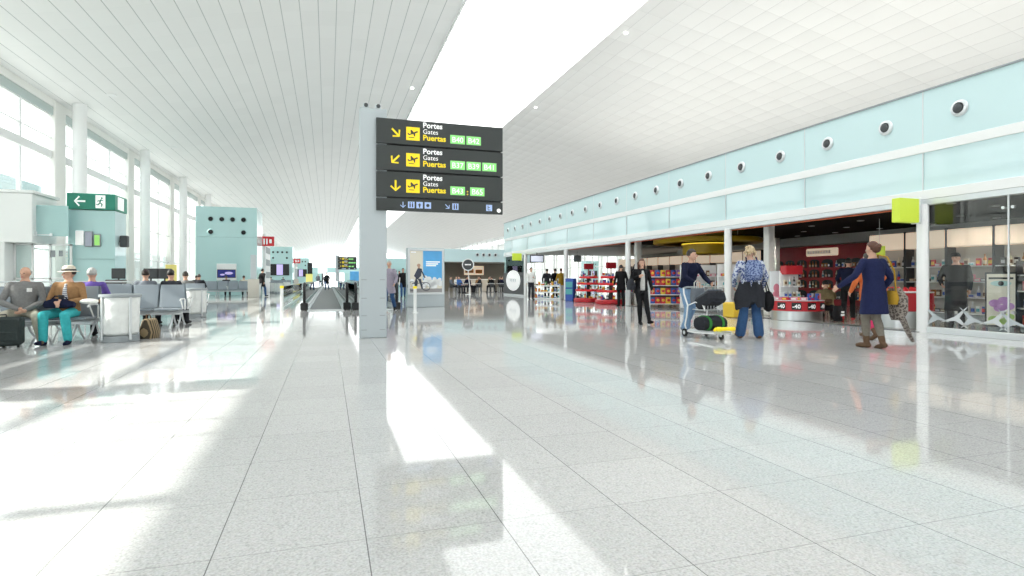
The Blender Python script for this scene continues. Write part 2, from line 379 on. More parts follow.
def person(label, loc, rz, H=1.74, pose=STAND, top=None, bottom=None, skirt=None, hair=('short', 'brown'), shoes='black', boots=None, skin='skin', voxel=0.011, group=None, bare_arms=False, top_name='jacket', collar=True, girth=1.0, hem=0.0, hat=None, cat='person'):
    sc = H/1.75; J = {k: (Vector(v)*sc if isinstance(v, tuple) else v) for k, v in pose.items()}
    root = T('person', label, cat, loc, rz, group)
    ln, sd_ = math.radians(J['lean']), math.radians(J['side'])
    P0 = J['pelvis']; D = Vector((math.sin(sd_), math.sin(ln)*math.cos(sd_), math.cos(ln)*math.cos(sd_))).normalized()
    X = (Vector((1, 0, 0)) - D*D.x).normalized(); Y = D.cross(X)
    at = lambda k: P0 + D*k*sc
    g = girth
    N = at(0.555); shR = at(0.475) + X*0.175*sc*g; shL = at(0.475) - X*0.175*sc*g
    hipR, hipL = P0 + Vector((0.085, 0, -0.01))*sc*g, P0 + Vector((-0.085, 0, -0.01))*sc*g
    def torso(b, inf=0.0, lo=-0.06, top_=0.555, hemw=0.0):
        prof = [(-0.10, .125, .09), (-0.06, .155, .115), (0.0, .168*1.0, .122), (0.08, .155, .112), (0.17, .143, .102), (0.27, .155, .110), (0.37, .168, .116), (0.44, .165, .104), (0.495, .120, .080), (0.535, .072, .064), (0.575, .056, .058)]
        rr = [(at(k), X, Y, (a*g+inf)*sc, (d*g+inf)*sc) for k, a, d in prof if lo-1e-6 <= k <= top_+0.03]
        if hemw > 0:
            rr = [(at(lo-hemw), X, Y, (.172*g+inf+hemw*0.10)*sc, (.128*g+inf+hemw*0.08)*sc)] + rr
        b.loft(rr, 20)
    def arm(b, s, inf=0.0, end='wr'):
        sh, el, wr = (shR, J['elR'], J['wrR']) if s > 0 else (shL, J['elL'], J['wrL'])
        b.cap(at(0.46) + X*s*0.11*sc, sh, (.062+inf)*sc, (.056+inf)*sc); b.cap(sh, el, (.052+inf)*sc*g**.5, (.040+inf)*sc)
        if end == 'wr': b.cap(el, el.lerp(wr, 0.35), (.040+inf)*sc, (.039+inf)*sc); b.cap(el.lerp(wr, 0.35), wr, (.039+inf)*sc, (.026+inf)*sc)
        else: b.cap(el, el.lerp(wr, 0.12), (.040+inf)*sc, (.040+inf)*sc)
    def leg(b, s, inf=0.0, flare=0.0, upto=1.0):
        hp, kn, an = (hipR, J['knR'], J['anR']) if s > 0 else (hipL, J['knL'], J['anL'])
        b.cap(hp, kn, (.082+inf)*sc*g**.5, (.053+inf+flare*.4)*sc)
        c = kn.lerp(an, 0.3); e = kn.lerp(an, upto)
        b.cap(kn, c + Vector((0, -0.012, 0))*sc, (.053+inf+flare*.4)*sc, (.053+inf+flare*.6)*sc); b.cap(c + Vector((0, -0.012, 0))*sc, e, (.053+inf+flare*.6)*sc, (.036+inf+flare)*sc)
    def foot(b, s, inf=0.0):
        an = J['anR'] if s > 0 else J['anL']; kn = J['knR'] if s > 0 else J['knL']
        sh = (kn-an).normalized(); fw = Vector((0.10*s, 1, 0)); fw = (fw - sh*fw.dot(sh)*0.85).normalized()
        dn = (-sh).normalized(); h = an + dn*0.045*sc - fw*0.035*sc
        b.cap(an, h, (.034+inf)*sc, (.036+inf)*sc); t = h + fw*0.15*sc; t2 = h + fw*0.215*sc + dn*0.008*sc
        b.cap(h, t, (.036+inf)*sc, (.036+inf)*sc); b.cap(t, t2, (.036+inf)*sc, (.026+inf)*sc)
    # body
    b = MB(); torso(b)
    hy, hp = math.radians(J['yaw']), math.radians(J['pitch'])
    HR = Matrix.Rotation(hy, 3, 'Z') @ Matrix.Rotation(hp, 3, 'X')
    hd = Vector((D.x*0.4, D.y*0.4, 1)).normalized()
    HC = N + hd*0.135*sc + Vector((0, 0.012, 0))*sc
    hl = lambda x, y, z: HC + HR @ (Vector((x, y, z))*sc)
    b.cap(at(0.52), HC + Vector((0, -0.015, -0.05))*sc, .060*sc, .052*sc)
    b.sphere(HC + HR @ Vector((0, -0.008, 0.018))*sc, tuple(q*sc for q in (.075, .092, .098)), 18, 12, HR)
    b.sphere(hl(0, 0.022, -0.045), tuple(q*sc for q in (.056, .064, .066)), 14, 10, HR)
    b.cap(hl(0, .088, .010), hl(0, .104, -.022), .009*sc, .014*sc, 8)
    for s in (-1, 1): b.sphere(hl(s*.076, -.008, -.005), tuple(q*sc for q in (.012, .022, .032)), 8, 6, HR)
    b.sphere(hl(0, .078, -.062), tuple(q*sc for q in (.022, .012, .010)), 8, 6, HR)
    for s in (-1, 1):
        arm(b, s); leg(b, s); foot(b, s)
        el, wr = (J['elR'], J['wrR']) if s > 0 else (J['elL'], J['wrL'])
        d = (wr-el).normalized(); hand = J.get('hR' if s > 0 else 'hL')
        if hand is not None: d = hand.normalized()
        side = (X*s - d*(X*s).dot(d)); side = side.normalized() if side.length > 0.2 else d.orthogonal().normalized()
        fwd = d.cross(side).normalized(); fwd = fwd if fwd.y + fwd.z*.3 > 0 else -fwd     # across the palm
        k = wr + d*0.085*sc
        for t in (-0.026, -0.009, 0.009, 0.026): b.cap(wr + d*0.01*sc + fwd*t*0.6*sc, k + fwd*t*sc, .013*sc, .012*sc, 8)
        cu = -side if J.get('curl', 0.5) else d
        for t, Lf in ((-0.028, .058), (-0.010, .074), (0.009, .080), (0.027, .070)):
            q = k + fwd*t*sc; q1 = q + (d*0.85 + cu*0.35)*Lf*0.5*sc; q2 = q1 + (d*0.6 + cu*0.75)*Lf*0.5*sc
            b.cap(q, q1, .0095*sc, .009*sc, 8); b.cap(q1, q2, .009*sc, .0075*sc, 8)
        q = wr + d*0.03*sc + fwd*0.024*sc; q1 = q + (d*0.6 + fwd*0.7)*0.045*sc; q2 = q1 + (d*0.9 + cu*0.3)*0.032*sc
        b.cap(q, q1, .013*sc, .011*sc, 8); b.cap(q1, q2, .011*sc, .009*sc, 8)
    me = remesh(b, 'body', voxel, 3)
    for m in (M[skin], M['eye'], M['lip']): me.materials.append(m)
    if voxel < 0.016:
        marks = [(hl(s*.032, .083, .008), .0125*sc, 1) for s in (-1, 1)] + [(hl(s*.012, .088, -.062), .014*sc, 2) for s in (-1, 1)]
        for p in me.polygons:
            for c, r, mi in marks:
                if (p.center-c).length < r: p.material_index = mi
    link('body', me, root)
    cv = max(voxel*1.15, 0.012)
    def part(name, mb, m, sm=4, vx=None):
        me = remesh(mb, name, vx or cv, sm); me.materials.append(m); return link(name, me, root)
    if bottom:
        c = MB(); torso(c, 0.012, -0.10, 0.10)
        for s in (-1, 1): leg(c, s, 0.014, bottom[1] if len(bottom) > 1 else 0.012, 0.97 if not boots else 0.75)
        part('trousers', c, bottom[0])
    if skirt:
        c = MB(); z0 = skirt[1]*sc
        c.loft([((P0.x, P0.y, z0), X, Y, .215*sc, .165*sc), ((P0.x, P0.y, (z0+P0.z)/2), X, Y, .205*sc, .155*sc), (at(0.0), X, Y, .186*sc, .138*sc), (at(0.1), X, Y, .168*sc, .122*sc), (at(0.17), X, Y, .155*sc, .112*sc)], 22)
        if skirt[0] is not top: part('skirt', c, skirt[0])
    if top:
        c = MB(); torso(c, 0.020, 0.0 if hem <= 0 else -0.06, 0.52, hem)
        if skirt and skirt[0] is top:
            z0 = skirt[1]*sc
            c.loft([((P0.x, P0.y, z0), X, Y, .225*sc, .170*sc), ((P0.x, P0.y, (z0+P0.z)/2), X, Y, .208*sc, .158*sc), (at(0.0), X, Y, .190*sc, .142*sc), (at(0.1), X, Y, .170*sc, .125*sc), (at(0.17), X, Y, .158*sc, .115*sc)], 22)
        for s in (-1, 1): arm(c, s, 0.014 if not bare_arms else 0.012, 'el' if bare_arms else 'wr')
        if collar: c.cap(at(0.50), at(0.545), .072*sc, .064*sc, 14)
        part(top_name, c, top)
    for s in (-1, 1):
        c = MB(); foot(c, s, 0.007)
        if boots:
            an, kn = (J['anR'], J['knR']) if s > 0 else (J['anL'], J['knL'])
            c.cap(an, an.lerp(kn, 0.35), .046*sc, .056*sc, 12); c.cap(an.lerp(kn, 0.35), an.lerp(kn, boots), .056*sc, .066*sc, 12)
        part('boot' if boots else 'shoe', c, F(shoes, None), 2)
    if hair:
        kind, hm = hair; c = MB()
        def fn(p):
            if p.z < -0.15 and p.y < 0.15 and kind != 'long': return max(0.66, 1.0 - 0.55*(-0.15-p.z))
            if p.z < -0.62: return 0.7
            if p.y > 0.15 and p.z < 0.52 - 0.25*(1-p.y): return 0.78
            if abs(p.x) > 0.75 and p.y > -0.1 and p.z < 0.1 and kind != 'long': return 0.8
            if kind == 'bald' and (p.z > 0.25 or p.y > -0.1): return 0.8
            return 1.0 + 0.03*math.sin(p.x*9 + p.z*7)
        c.sphere(HC + HR @ Vector((0, -0.012, 0.022))*sc, tuple(q*sc*1.11 for q in (.077, .094, .102)), 28, 18, HR, fn)
        if kind == 'bun': c.sphere(hl(0, -.115, .045), .045*sc, 12, 8); c.sphere(hl(0, -.07, .01), .075*sc, 12, 8)
        if kind == 'long':
            for x in (-.05, 0, .05): c.cap(hl(x, -.075, .0), hl(x*1.2, -.075, -.17), .05*sc, .035*sc, 8)
            for s in (-1, 1): c.cap(hl(s*.078, -.015, .03), hl(s*.085, -.01, -.15), .025*sc, .018*sc, 8)
        if kind == 'curly':
            for i in range(26):
                a, z = R.uniform(0, 2*PI), R.uniform(-0.05, 0.11)
                if math.sin(a) > 0.4 and z < 0.06: continue
                rad = 0.088*math.sqrt(max(0.1, 1-(z/0.13)**2)); c.sphere(hl(math.cos(a)*rad, math.sin(a)*rad*1.1-.01, z+.01), .028*sc, 8, 6)
        o = link('hair', c.mesh('hair', H_[hm], 80), root)
    if hat:
        if hat[0] == 'brim':
            c = MB(); c.lathe([(.005, .165), (.06, .16), (.086, .135), (.094, .085), (.097, .062), (.150, .050), (.152, .044), (.09, .046)], n=26)
            for i, v in enumerate(c.v): c.v[i] = tuple(HC + HR @ (Vector((v[0], v[1]*1.12-.005, v[2]-.008))*sc))
            h = link('hat', c.mesh('hat', F(hat[1], None), 50), root); k = MB(); k.lathe([(.097, .062), (.101, .064), (.099, .090), (.0945, .092)], n=26)
            for i, v in enumerate(k.v): k.v[i] = tuple(HC + HR @ (Vector((v[0], v[1]*1.12-.005, v[2]-.008))*sc))
            link('hat_band', k.mesh('hat_band', F('dark', None), 50), h)
        else:
            c = MB(); c.lathe([(.005, .135), (.05, .128), (.08, .095), (.090, .05), (.090, .035)], n=22)
            c.obox((0, .11, .048), (.13, .10, .012), None, .005)
            for i, v in enumerate(c.v): c.v[i] = tuple(HC + HR @ (Vector((v[0], v[1]*1.12-.005, v[2]))*sc))
            link('cap', c.mesh('cap', F(hat[1], None), 50), root)
    mw = Matrix.Translation(loc) @ Matrix.Rotation(rz, 4, 'Z')
    root_info = dict(root=root, HC=mw @ HC, wrR=mw @ J['wrR'], wrL=mw @ J['wrL'], mw=mw, at=at, sc=sc, N=N, X=X, Y=Y, hl=hl, shR=shR, shL=shL)
    return root_info

# ------------------------------------------------------------------ people of the hall (built first: cheap scene)
cam_R, cam_F = Vector((.9516, -.3074, 0)), Vector((.3074, .9516, 0))
def wp(px, d):                      # ground point at image column px and camera depth d
    s = (px-512)/570*d; p = cam_R*s + cam_F*d; return (round(p.x, 3), round(p.y, 3), 0.0)
def cdir(s, d): v = cam_R*s + cam_F*d; return face(v.x, v.y)

# seated couple on the left
sit_man = dict(SIT, lean=-12, yaw=-25, pitch=-4, knR=(0.27, 0.43, 0.50), anR=(0.20, 0.50, 0.085), knL=(-0.22, 0.42, 0.50), anL=(-0.30, 0.46, 0.085), wrR=(0.03, 0.34, 0.62), wrL=(-0.06, 0.36, 0.60), elR=(0.30, 0.08, 0.74), elL=(-0.30, 0.08, 0.74))
I_m = person('person in a grey shirt with a white chest badge, seated behind a black case', (-5.02, 12.02, 0), face(0.25, -1), 1.72, sit_man, F('grey', 0), (F('khaki', 0), 0.016), hair=('bald', 'greyh'), shoes='brown', voxel=.010, girth=1.12, top_name='shirt')

sit_w = dict(SIT, lean=-4, yaw=-50, pitch=-2, knR=(0.20, 0.42, 0.52), anR=(0.17, 0.47, 0.085), knL=(-0.13, 0.44, 0.52), anL=(-0.17, 0.40, 0.085), wrR=(0.08, 0.30, 0.70), wrL=(-0.07, 0.30, 0.74))
I_w = person('person in a brown jacket, turquoise trousers and a pale brimmed hat on the bench', (-4.38, 12.02, 0), face(-0.05, -1), 1.70, sit_w, F('tan', 0), (F('turquoise', 0), 0.018), hair=('short', 'brown'), shoes='navy', voxel=.010, girth=1.08, hat=('brim', 'straw'))
person('person in a purple top with grey hair, back to back with the hat wearer', (-4.28, 12.86, 0), face(0.0, 1), 1.70, SIT, F('purple', 0), (F('dark', 0),), hair=('short', 'greyh'), voxel=.012)

q = MB(); q.obox(tuple(I_m['at'](.36) + I_m['X']*-.085*I_m['sc'] + I_m['Y']*.158*I_m['sc']), (.075, .012, .065), Euler((.12, 0, -.2)), .003); P('chest_badge', q, F('white', 0), I_m['root'], 'white square chest badge')
sc_ = I_w['sc']; q = MB(); q.loft([(I_w['at'](k) + I_w['Y']*0.045*sc_, I_w['X'], I_w['Y'], a*sc_, d*sc_) for k, a, d in ((.10, .075, .118), (.25, .07, .114), (.4, .055, .112), (.5, .035, .070))], 16); P('striped_shirt', q, PAT['stripe'], I_w['root'], 'navy and white striped shirt in the jacket opening')
# trolley pusher
tp = dict(WALK, lean=12, yaw=32, knR=(0.10, 0.12, 0.52), anR=(0.11, 0.10, 0.09), knL=(-0.10, 0.05, 0.50), anL=(-0.11, -0.18, 0.10), elR=(0.30, 0.22, 1.16), wrR=(0.22, 0.44, 1.03), elL=(-0.27, 0.24, 1.15), wrL=(-0.18, 0.46, 1.04))
trol_h = cdir(.32, -.95)
person('person in a navy jacket and faded jeans pushing the luggage trolley', wp(687, 11.85), cdir(.50, -.87), 1.74, tp, F('navy', 0), (F('lightjeans', 0), 0.022), hair=('short', 'brown'), shoes='slate', voxel=.009, girth=1.05)
# patterned jacket, seen from behind
pj = dict(STAND, yaw=10, elR=(0.29, -0.02, 1.17), wrR=(0.27, 0.13, 0.97), elL=(-0.30, -0.05, 1.17), wrL=(-0.26, 0.12, 1.00), knR=(.12, .03, .5), anR=(.15, -.04, .085), knL=(-.12, -.01, .5), anL=(-.17, .04, .085))
I_p = person('person with short fair hair in a blue and white jacket, seen from behind', wp(750, 10.8), cdir(.10, 1), 1.74, pj, PAT['blue'], (F('jeans', 0), 0.045), hair=('curly', 'blond'), shoes='brown', voxel=.009, girth=1.08)
# woman in black walking this way
bwp = dict(WALK, yaw=0, knR=(0.07, 0.10, 0.52), anR=(0.05, 0.06, 0.09), knL=(-0.10, 0.16, 0.53), anL=(-0.14, 0.24, 0.11), elR=(0.28, -0.02, 1.17), wrR=(0.13, 0.16, 1.27), elL=(-0.28, -0.08, 1.16), wrL=(-0.29, 0.03, 0.93))
I_b = person('person in a black coat and black trousers walking with a shoulder bag', wp(641, 14.1), cdir(.12, -1), 1.62, bwp, F('black', 0), (F('black', 0), 0.004), hair=('long', 'auburn'), shoes='black', boots=0.5, voxel=.010, hem=.05)
sc_ = I_b['sc']; b = MB(); rr = [(I_b['at'](k) + I_b['Y']*0.035*sc_, I_b['X'], I_b['Y'], a*sc_, d*sc_) for k, a, d in ((-.02, .09, .130), (.1, .085, .125), (.25, .08, .122), (.4, .07, .122), (.5, .045, .072))]
b.loft(rr, 16); P('blouse', b, F('lightgrey', 0), I_b['root'])
# navy dress, seen from behind
nd = dict(WALK, yaw=12, lean=3, elL=(-0.34, 0.02, 1.19), wrL=(-0.46, 0.22, 1.02), elR=(0.27, -0.06, 1.16), wrR=(0.24, 0.08, 0.97), knR=(.07, .03, .50), anR=(.07, -.10, .10), knL=(-.06, .12, .52), anL=(-.05, .10, .09), curl=.9)
I_n = person('person in a navy blue dress and brown boots, hair in a bun', wp(874, 9.2), cdir(-.18, 1), 1.72, nd, F('dress', 0), (F('taupe', 0), 0.004), (F('dress', 0), 0.56), hair=('bun', 'auburn'), shoes='brown', boots=0.85, voxel=.009, top_name='dress', collar=False)
person('person in an orange jacket and pink trousers mostly hidden by the navy dress', wp(869, 10.6), cdir(-.1, 1), 1.60, WALK, F('orange', 0), (F('pink', 0), 0.006), hair=('short', 'brown'), shoes='brown', boots=.7, voxel=.012, hem=.1)
# crouching and standing by the counter
cr = dict(STAND, pelvis=(0, -.05, 0.36), lean=28, knR=(0.16, 0.36, 0.42), anR=(0.13, 0.05, 0.09), knL=(-0.15, 0.34, 0.22), anL=(-0.12, -0.06, 0.10), elR=(0.27, 0.40, 0.62), wrR=(0.18, 0.58, 0.52), elL=(-0.27, 0.38, 0.62), wrL=(-0.16, 0.58, 0.55), pitch=-20)
I_k = person('person with black hair in a tan jacket crouching beside the red round counter', wp(827, 16.1), cdir(.35, 1), 1.70, cr, F('olive', 0), (F('dark', 0),), hair=('short', 'black'), shoes='black', voxel=.012)
person('person in a navy jacket and black trousers standing before the red shelves', wp(848, 15.1), cdir(.6, .8), 1.68, dict(WALK, lean=10, wrR=(.2, .34, 1.05), wrL=(-.22, .32, 1.05)), F('navy', 0), (F('black', 0), .012), hair=('short', 'black'), shoes='red', voxel=.012)
person('person in a long black coat and cap behind the shop window', wp(956, 12.75), cdir(-.8, -.6), 1.70, dict(STAND, elR=(.30, .05, 1.17), wrR=(.2, .25, 1.03)), F('black', 0), (F('black', 0),), (F('black', 0), 0.42), hair=('short', 'black'), shoes='black', voxel=.012, top_name='coat', girth=1.2, hat=('cap', 'black'))
# deeper in the shop and by the facade
person('person in a white shirt and dark trousers at the far shop pillar', wp(531, 30.8), cdir(.3, -1), 1.74, dict(STAND, wrL=(-.1, .2, 1.2)), F('white', 0), (F('dark', 0),), hair=('short', 'brown'), voxel=.016, top_name='shirt')
person('person in a black coat standing at the red tiered stands', wp(621, 23.4), cdir(-.2, 1), 1.70, STAND, F('black', 0), (F('black', 0),), hair=('short', 'black'), voxel=.015, hem=.2)
pD = person('person in dark clothes behind the low shelf, left of three', wp(547, 33.5), cdir(.4, 1), 1.72, STAND, F('dark', 0), (F('dark', 0),), hair=('short', 'brown'), voxel=.018)['root']
dup(pD, wp(555, 33.0), cdir(-.5, 1), 'person in black behind the low shelf, middle of three', mats={'dark_cloth': F('black', 0)})
dup(pD, wp(561, 32.5), cdir(.2, 1), 'person in a mustard top behind the low shelf, right of three', mats={'dark_cloth': F('mustard', 0)})
# far walkers near the post, walkways and hall
pW = person('person in a mauve coat partly hidden by the sign post', wp(389.5, 19.9), cdir(-.1, -1), 1.75, WALK, F('mauve', 0), (F('jeans', 0),), hair=('short', 'greyh'), voxel=.014, hem=.25)['root']
pB = person('person in a long black coat left of the poster stand', wp(403, 34), cdir(.2, -1), 1.76, WALK, F('black', 0), (F('jeans', 0),), hair=('short', 'black'), voxel=.015, hem=.25)['root']
dup(pB, wp(395.5, 42), cdir(.2, 1), 'person in slate beside the walker in white', mats={'black_cloth': F('slate', 0)})
dup(pB, wp(399.5, 46), cdir(-.2, -1), 'person in a white top walking beyond the poster stand', mats={'black_cloth': F('white', 0)})
dup(pW, wp(325, 92), cdir(0, 1), 'person in dark clothes standing at the far end of the moving walkway', mats={'mauve_cloth': F('dark', 0)})
dup(pW, Vector(wp(327, 58)) + Vector((0, 0, .023)), cdir(0, -1), 'person in black riding the moving walkway towards the hall', mats={'mauve_cloth': F('black', 0)})
dup(pW, wp(318, 72), cdir(0, 1), 'person in slate walking left of the moving walkway', mats={'mauve_cloth': F('slate', 0)})
dup(pB, wp(262, 36), cdir(.4, 1), 'person in black beside the far white bin', mats={})
# seated on the left benches
pS = person('person with brown hair seated behind the second bench', (-4.12, 15.62, 0), face(0, 1), 1.72, SIT, F('slate', 0), (F('dark', 0),), hair=('short', 'brown'), voxel=.014)['root']
dup(pS, (-3.58, 15.62, 0), face(.2, 1), 'person with curly black hair seated behind the second bench', mats={'brown_hair': H_['black'], 'slate_cloth': F('dark', 0)})
dup(pS, (-4.15, 19.75, 0), face(0, 1), 'person in a grey coat seated beyond the second bin', mats={'slate_cloth': F('grey', 0)})
dup(pS, (-5.8, 30.3, 0), face(.1, 1), 'person in dark clothes seated alone farther down the left side', mats={'slate_cloth': F('dark', 0)})
for i, (x, y, t) in enumerate(((-8.1, 41.45, 'leftmost'), (-6.35, 41.45, 'under the television'), (-5.3, 41.45, 'nearest the beige pillar'))):
    dup(pS, (x, y, 0), face(0, 1), 'person seated on the long grey bench row before the vented tower, ' + t, mats={'slate_cloth': [F('black', 0), F('dark', 0), F('khaki', 0)][i]})
for i, (x, y) in enumerate(((-6.4, 52.5), (-5.4, 58.5), (-6.0, 68.4), (-5.6, 80.5))):
    dup(pS, (x, y, 0), face(0, 1), ['person in black on the bench beyond the vented tower', 'person in khaki on the bench past the second bin pair', 'person in grey on a bench before the tower with the lilac screen', 'person in navy seated under the lilac screen'][i], mats={'slate_cloth': [F('black', 0), F('khaki', 0), F('grey', 0), F('navy', 0)][i]})
# cafe guests
pC = dup(pS, (10.3, 47.0, 0), face(.6, -1), 'person in white at the cafe table nearest the poster stand', 'cafe guests', {'slate_cloth': F('white', 0)})
cafe_cols = ['navy', 'blue', 'dark', 'tan', 'black', 'olive', 'navy', 'black', 'lightgrey', 'red', 'slate', 'blue']
cafe_pos = [(11.0, 46.0), (11.35, 47.6), (12.0, 46.0), (12.35, 47.6), (13.0, 45.9), (13.3, 47.5), (14.0, 46.0), (14.3, 47.6), (15.0, 46.1), (15.3, 47.5), (9.55, 45.6), (9.9, 44.2)]
where = ['by the round sign', 'behind the round sign', 'right of the round sign', 'at the second table', 'facing out', 'before the lit counter', 'under the bright display', 'beside the bright display', 'at the right-hand tables', 'near the end of the counter', 'by the cafe doorway', 'at the last table']
for i, (x, y) in enumerate(cafe_pos):
    dup(pS, (x, y, 0), R.uniform(0, 6.28), 'cafe guest in %s %s' % ({'tan': 'brown'}.get(cafe_cols[i], cafe_cols[i]), where[i]), 'cafe guests', {'slate_cloth': F(cafe_cols[i], 0)})

# ------------------------------------------------------------------ ceiling profile
def bez(pts, n):
    out = []
    for i in range(len(pts)-1):
        p0 = pts[max(i-1, 0)]; p1, p2 = pts[i], pts[i+1]; p3 = pts[min(i+2, len(pts)-1)]
        for k in range(n):
            t = k/n
            out.append(tuple(0.5*(2*p1[j] + (p2[j]-p0[j])*t + (2*p0[j]-5*p1[j]+4*p2[j]-p3[j])*t*t + (3*p1[j]-p0[j]-3*p2[j]+p3[j])*t**3) for j in (0, 1)))
    return out + [pts[-1]]
def ceiling(name, pts, y0, y1, m, thick=0.35):
    pr = bez(pts, 8); b = MB(); n = len(pr)
    arc = [0]
    for i in range(1, n): arc.append(arc[-1] + math.dist(pr[i], pr[i-1]))
    vs = [(x, y, z) for x, z in pr for y in (y0, y1)] + [(x, y, z+thick) for x, z in pr for y in (y0, y1)]
    k = 2*n
    fs = [(2*i, 2*i+1, 2*i+3, 2*i+2) for i in range(n-1)] + [(k+2*i, k+2*i+2, k+2*i+3, k+2*i+1) for i in range(n-1)]
    fs += [(0, k, k+1, 1), (2*n-2, 2*n-1, k+2*n-1, k+2*n-2)]
    b.add(vs, fs); o = struct(name, b, m, 60)
    uv = o.data.uv_layers.new(name='UVMap')
    for lp in o.data.loops:
        i = lp.vertex_index % k; uv.data[lp.index].uv = (arc[i//2] - arc[-1] + 40*0.78, o.data.vertices[lp.vertex_index].co.y + 60)
    return o
Y0, Y1 = -14.0, 230.0
SK0, SK1 = (5.8, 13.55), (13.2, 13.15)
ceiling('ceiling', [(-14.0, 10.6), (-11.6, 10.75), (-8.5, 11.35), (-4.0, 12.5), (0.5, 13.25), SK0], Y0, Y1, M['ceil_l'])
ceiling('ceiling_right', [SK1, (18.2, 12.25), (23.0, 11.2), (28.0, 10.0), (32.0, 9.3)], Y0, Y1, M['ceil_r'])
# skylight: white fins, glass above
b = MB(); y = Y0
while y < 150:
    b.box(SK0[0], SK1[0], y, y+0.04, 13.62, 13.72); y += 1.5 if y < 60 else 3.0
for x in (5.78, 13.14): b.box(x, x+0.08, Y0, Y1, 13.45 if x < 8 else 13.15, 13.95)
struct('window_1', b, M['whitegloss'])
b = MB(); b.add([(5.7, Y0, 13.95), (13.3, Y0, 13.95), (13.3, Y1, 13.95), (5.7, Y1, 13.95)], [(0, 1, 2, 3)]); struct('window_2', b, M['opal'])
# edge lights along the skylight (tiny spots on the ceiling)
for i in range(8):
    for sx, zz in ((5.2, 13.50), (13.75, 13.05)):
        t = MB(); t.lathe([(.001, 0), (.09, 0), (.10, .02), (.10, .05)], n=14); o = S('downlight', t, M['lampwhite'], 'small round downlight set in the ceiling beside the skylight', 'light', (sx, 12+i*12.6, zz-.03), 0, 'skylight edge downlights')
for i in range(7):
    t = T('downlight', 'round recessed downlight in the low ceiling over the window columns', 'light', (-10.9, 35.2+i*12.6, 10.84), 0, 'window side downlights')
    q = MB(); q.lathe([(.16, -.02), (.24, -.02), (.25, .0), (.25, .06)], n=20); P('trim_ring', q, M['white'], t)
    q = MB(); q.lathe([(.001, -.012), (.16, -.012), (.16, .03)], n=18); P('lens', q, M['lampwhite'], t)

# ------------------------------------------------------------------ floor, ground, end walls
b = MB(); b.box(-14.2, 32, Y0, Y1, -0.3, 0); struct('floor', b, M['floor'], 0)
b = MB(); b.box(-160, -14.2, -80, 300, -0.6, -0.3); struct('ground_apron', b, M['apron'], 0)
b = MB(); b.box(32, 160, -80, 300, -0.6, -0.3); struct('ground_apron_right', b, M['apron'], 0)
b = MB(); b.box(-14.2, 32, Y0-.3, Y0, 0, 14); struct('wall_back', b, M['white'], 0)
# far end: teal glass front
b = MB(); b.box(-14.2, 32, Y1, Y1+.3, 3.5, 5.5); struct('wall_far', b, M['teal'], 0)
b = MB()
for i in range(24): b.box(-14.2+i*2, -14.1+i*2, Y1, Y1+.2, 5.5, 14)
struct('window_10', b, M['whitegloss'], 0)
b = MB(); b.add([(-14.2, Y1+.1, 5.5), (32, Y1+.1, 5.5), (32, Y1+.1, 14), (-14.2, Y1+.1, 14)], [(0, 1, 2, 3)]); struct('window_11', b, M['glass'], 0)
b = MB(); b.box(-14.2, -2.2, Y1-.1, Y1+.2, 0, 3.5); b.box(6, 32, Y1-.1, Y1+.2, 0, 3.5); struct('wall_far_base', b, M['tealdark'], 0)

# ------------------------------------------------------------------ left window wall
WX = -14.0
piers = [6.7, 16.0] + [36.85 + 11.7*k for k in range(16)]
b = MB()
for y in piers: b.box(WX-.35, WX+.25, y-(.35 if y < 20 else .65), y+(.35 if y < 20 else .65), 0, 10.62, .03)
struct('wall_left_piers', b, M['cream'])
b = MB()
for z, h in ((0.0, .30), (2.6, .08), (5.0, .08), (7.50, .42), (8.55, .06), (9.72, .10)): b.box(WX-.06, WX+.10, Y0, Y1, z, z+h)
ys = [-9, -5, -1.5, 3.30, 4.6, 5.10, 5.95, 8.2, 9.6, 10.7, 10.95, 12.8, 15.0, 17.0]
for y in ys: w = .16 if y == 3.30 else .05; b.box(WX-.06, WX+.06, y-w/2, y+w/2, 0, 9.8)
y = 21.3
while y < 228:
    b.box(WX-.06, WX+.08, y-.08, y+.08, 0, 9.8); y += 3.9
struct('window_3', b, M['whitegloss'])
b = MB(); b.add([(WX, Y0, 0), (WX, Y1, 0), (WX, Y1, 9.75), (WX, Y0, 9.75)], [(0, 1, 2, 3)]); struct('window_4', b, M['glass'])
b = MB(); b.box(WX-.04, WX+.16, Y0, Y1, 9.80, 10.25); struct('trim_1', b, M['stripglass'])
b = MB(); b.box(WX-.3, WX+.22, Y0, Y1, 10.22, 10.9); struct('wall_left', b, M['cream'])
b = MB(); [b.add([(WX-.15, a, 0.3), (WX-.15, c, 0.3), (WX-.15, c, 7.5), (WX-.15, a, 7.5)], [(0, 1, 2, 3)]) for a, c in ((7.3, 29.0), (36.9, Y1))]; struct('window_blind', b, M['blind'])
for i, y in enumerate([6.7, 16.0, 25.2] + [36.9+11.7*k for k in range(16)]):
    b = MB(); b.cyl((0, 0, 0), (0, 0, 10.95), .33, .33, 28); o = struct('column', b, M['white'], 40); o.location = (-12.9, y, 0)
# right far windows and clerestory
b = MB()
for z in (0, 2.6, 5.2, 7.6, 9.3): b.box(31.9, 32.05, Y0, Y1, z, z+.1)
y = Y0
while y < Y1: b.box(31.9, 32.02, y-.03, y+.03, 0, 9.4); y += 4.2
struct('window_5', b, M['whitegloss'])
b = MB(); b.add([(31.97, Y0, 0), (31.97, Y1, 0), (31.97, Y1, 9.4), (31.97, Y0, 9.4)], [(0, 1, 2, 3)]); struct('window_6', b, M['glass'])

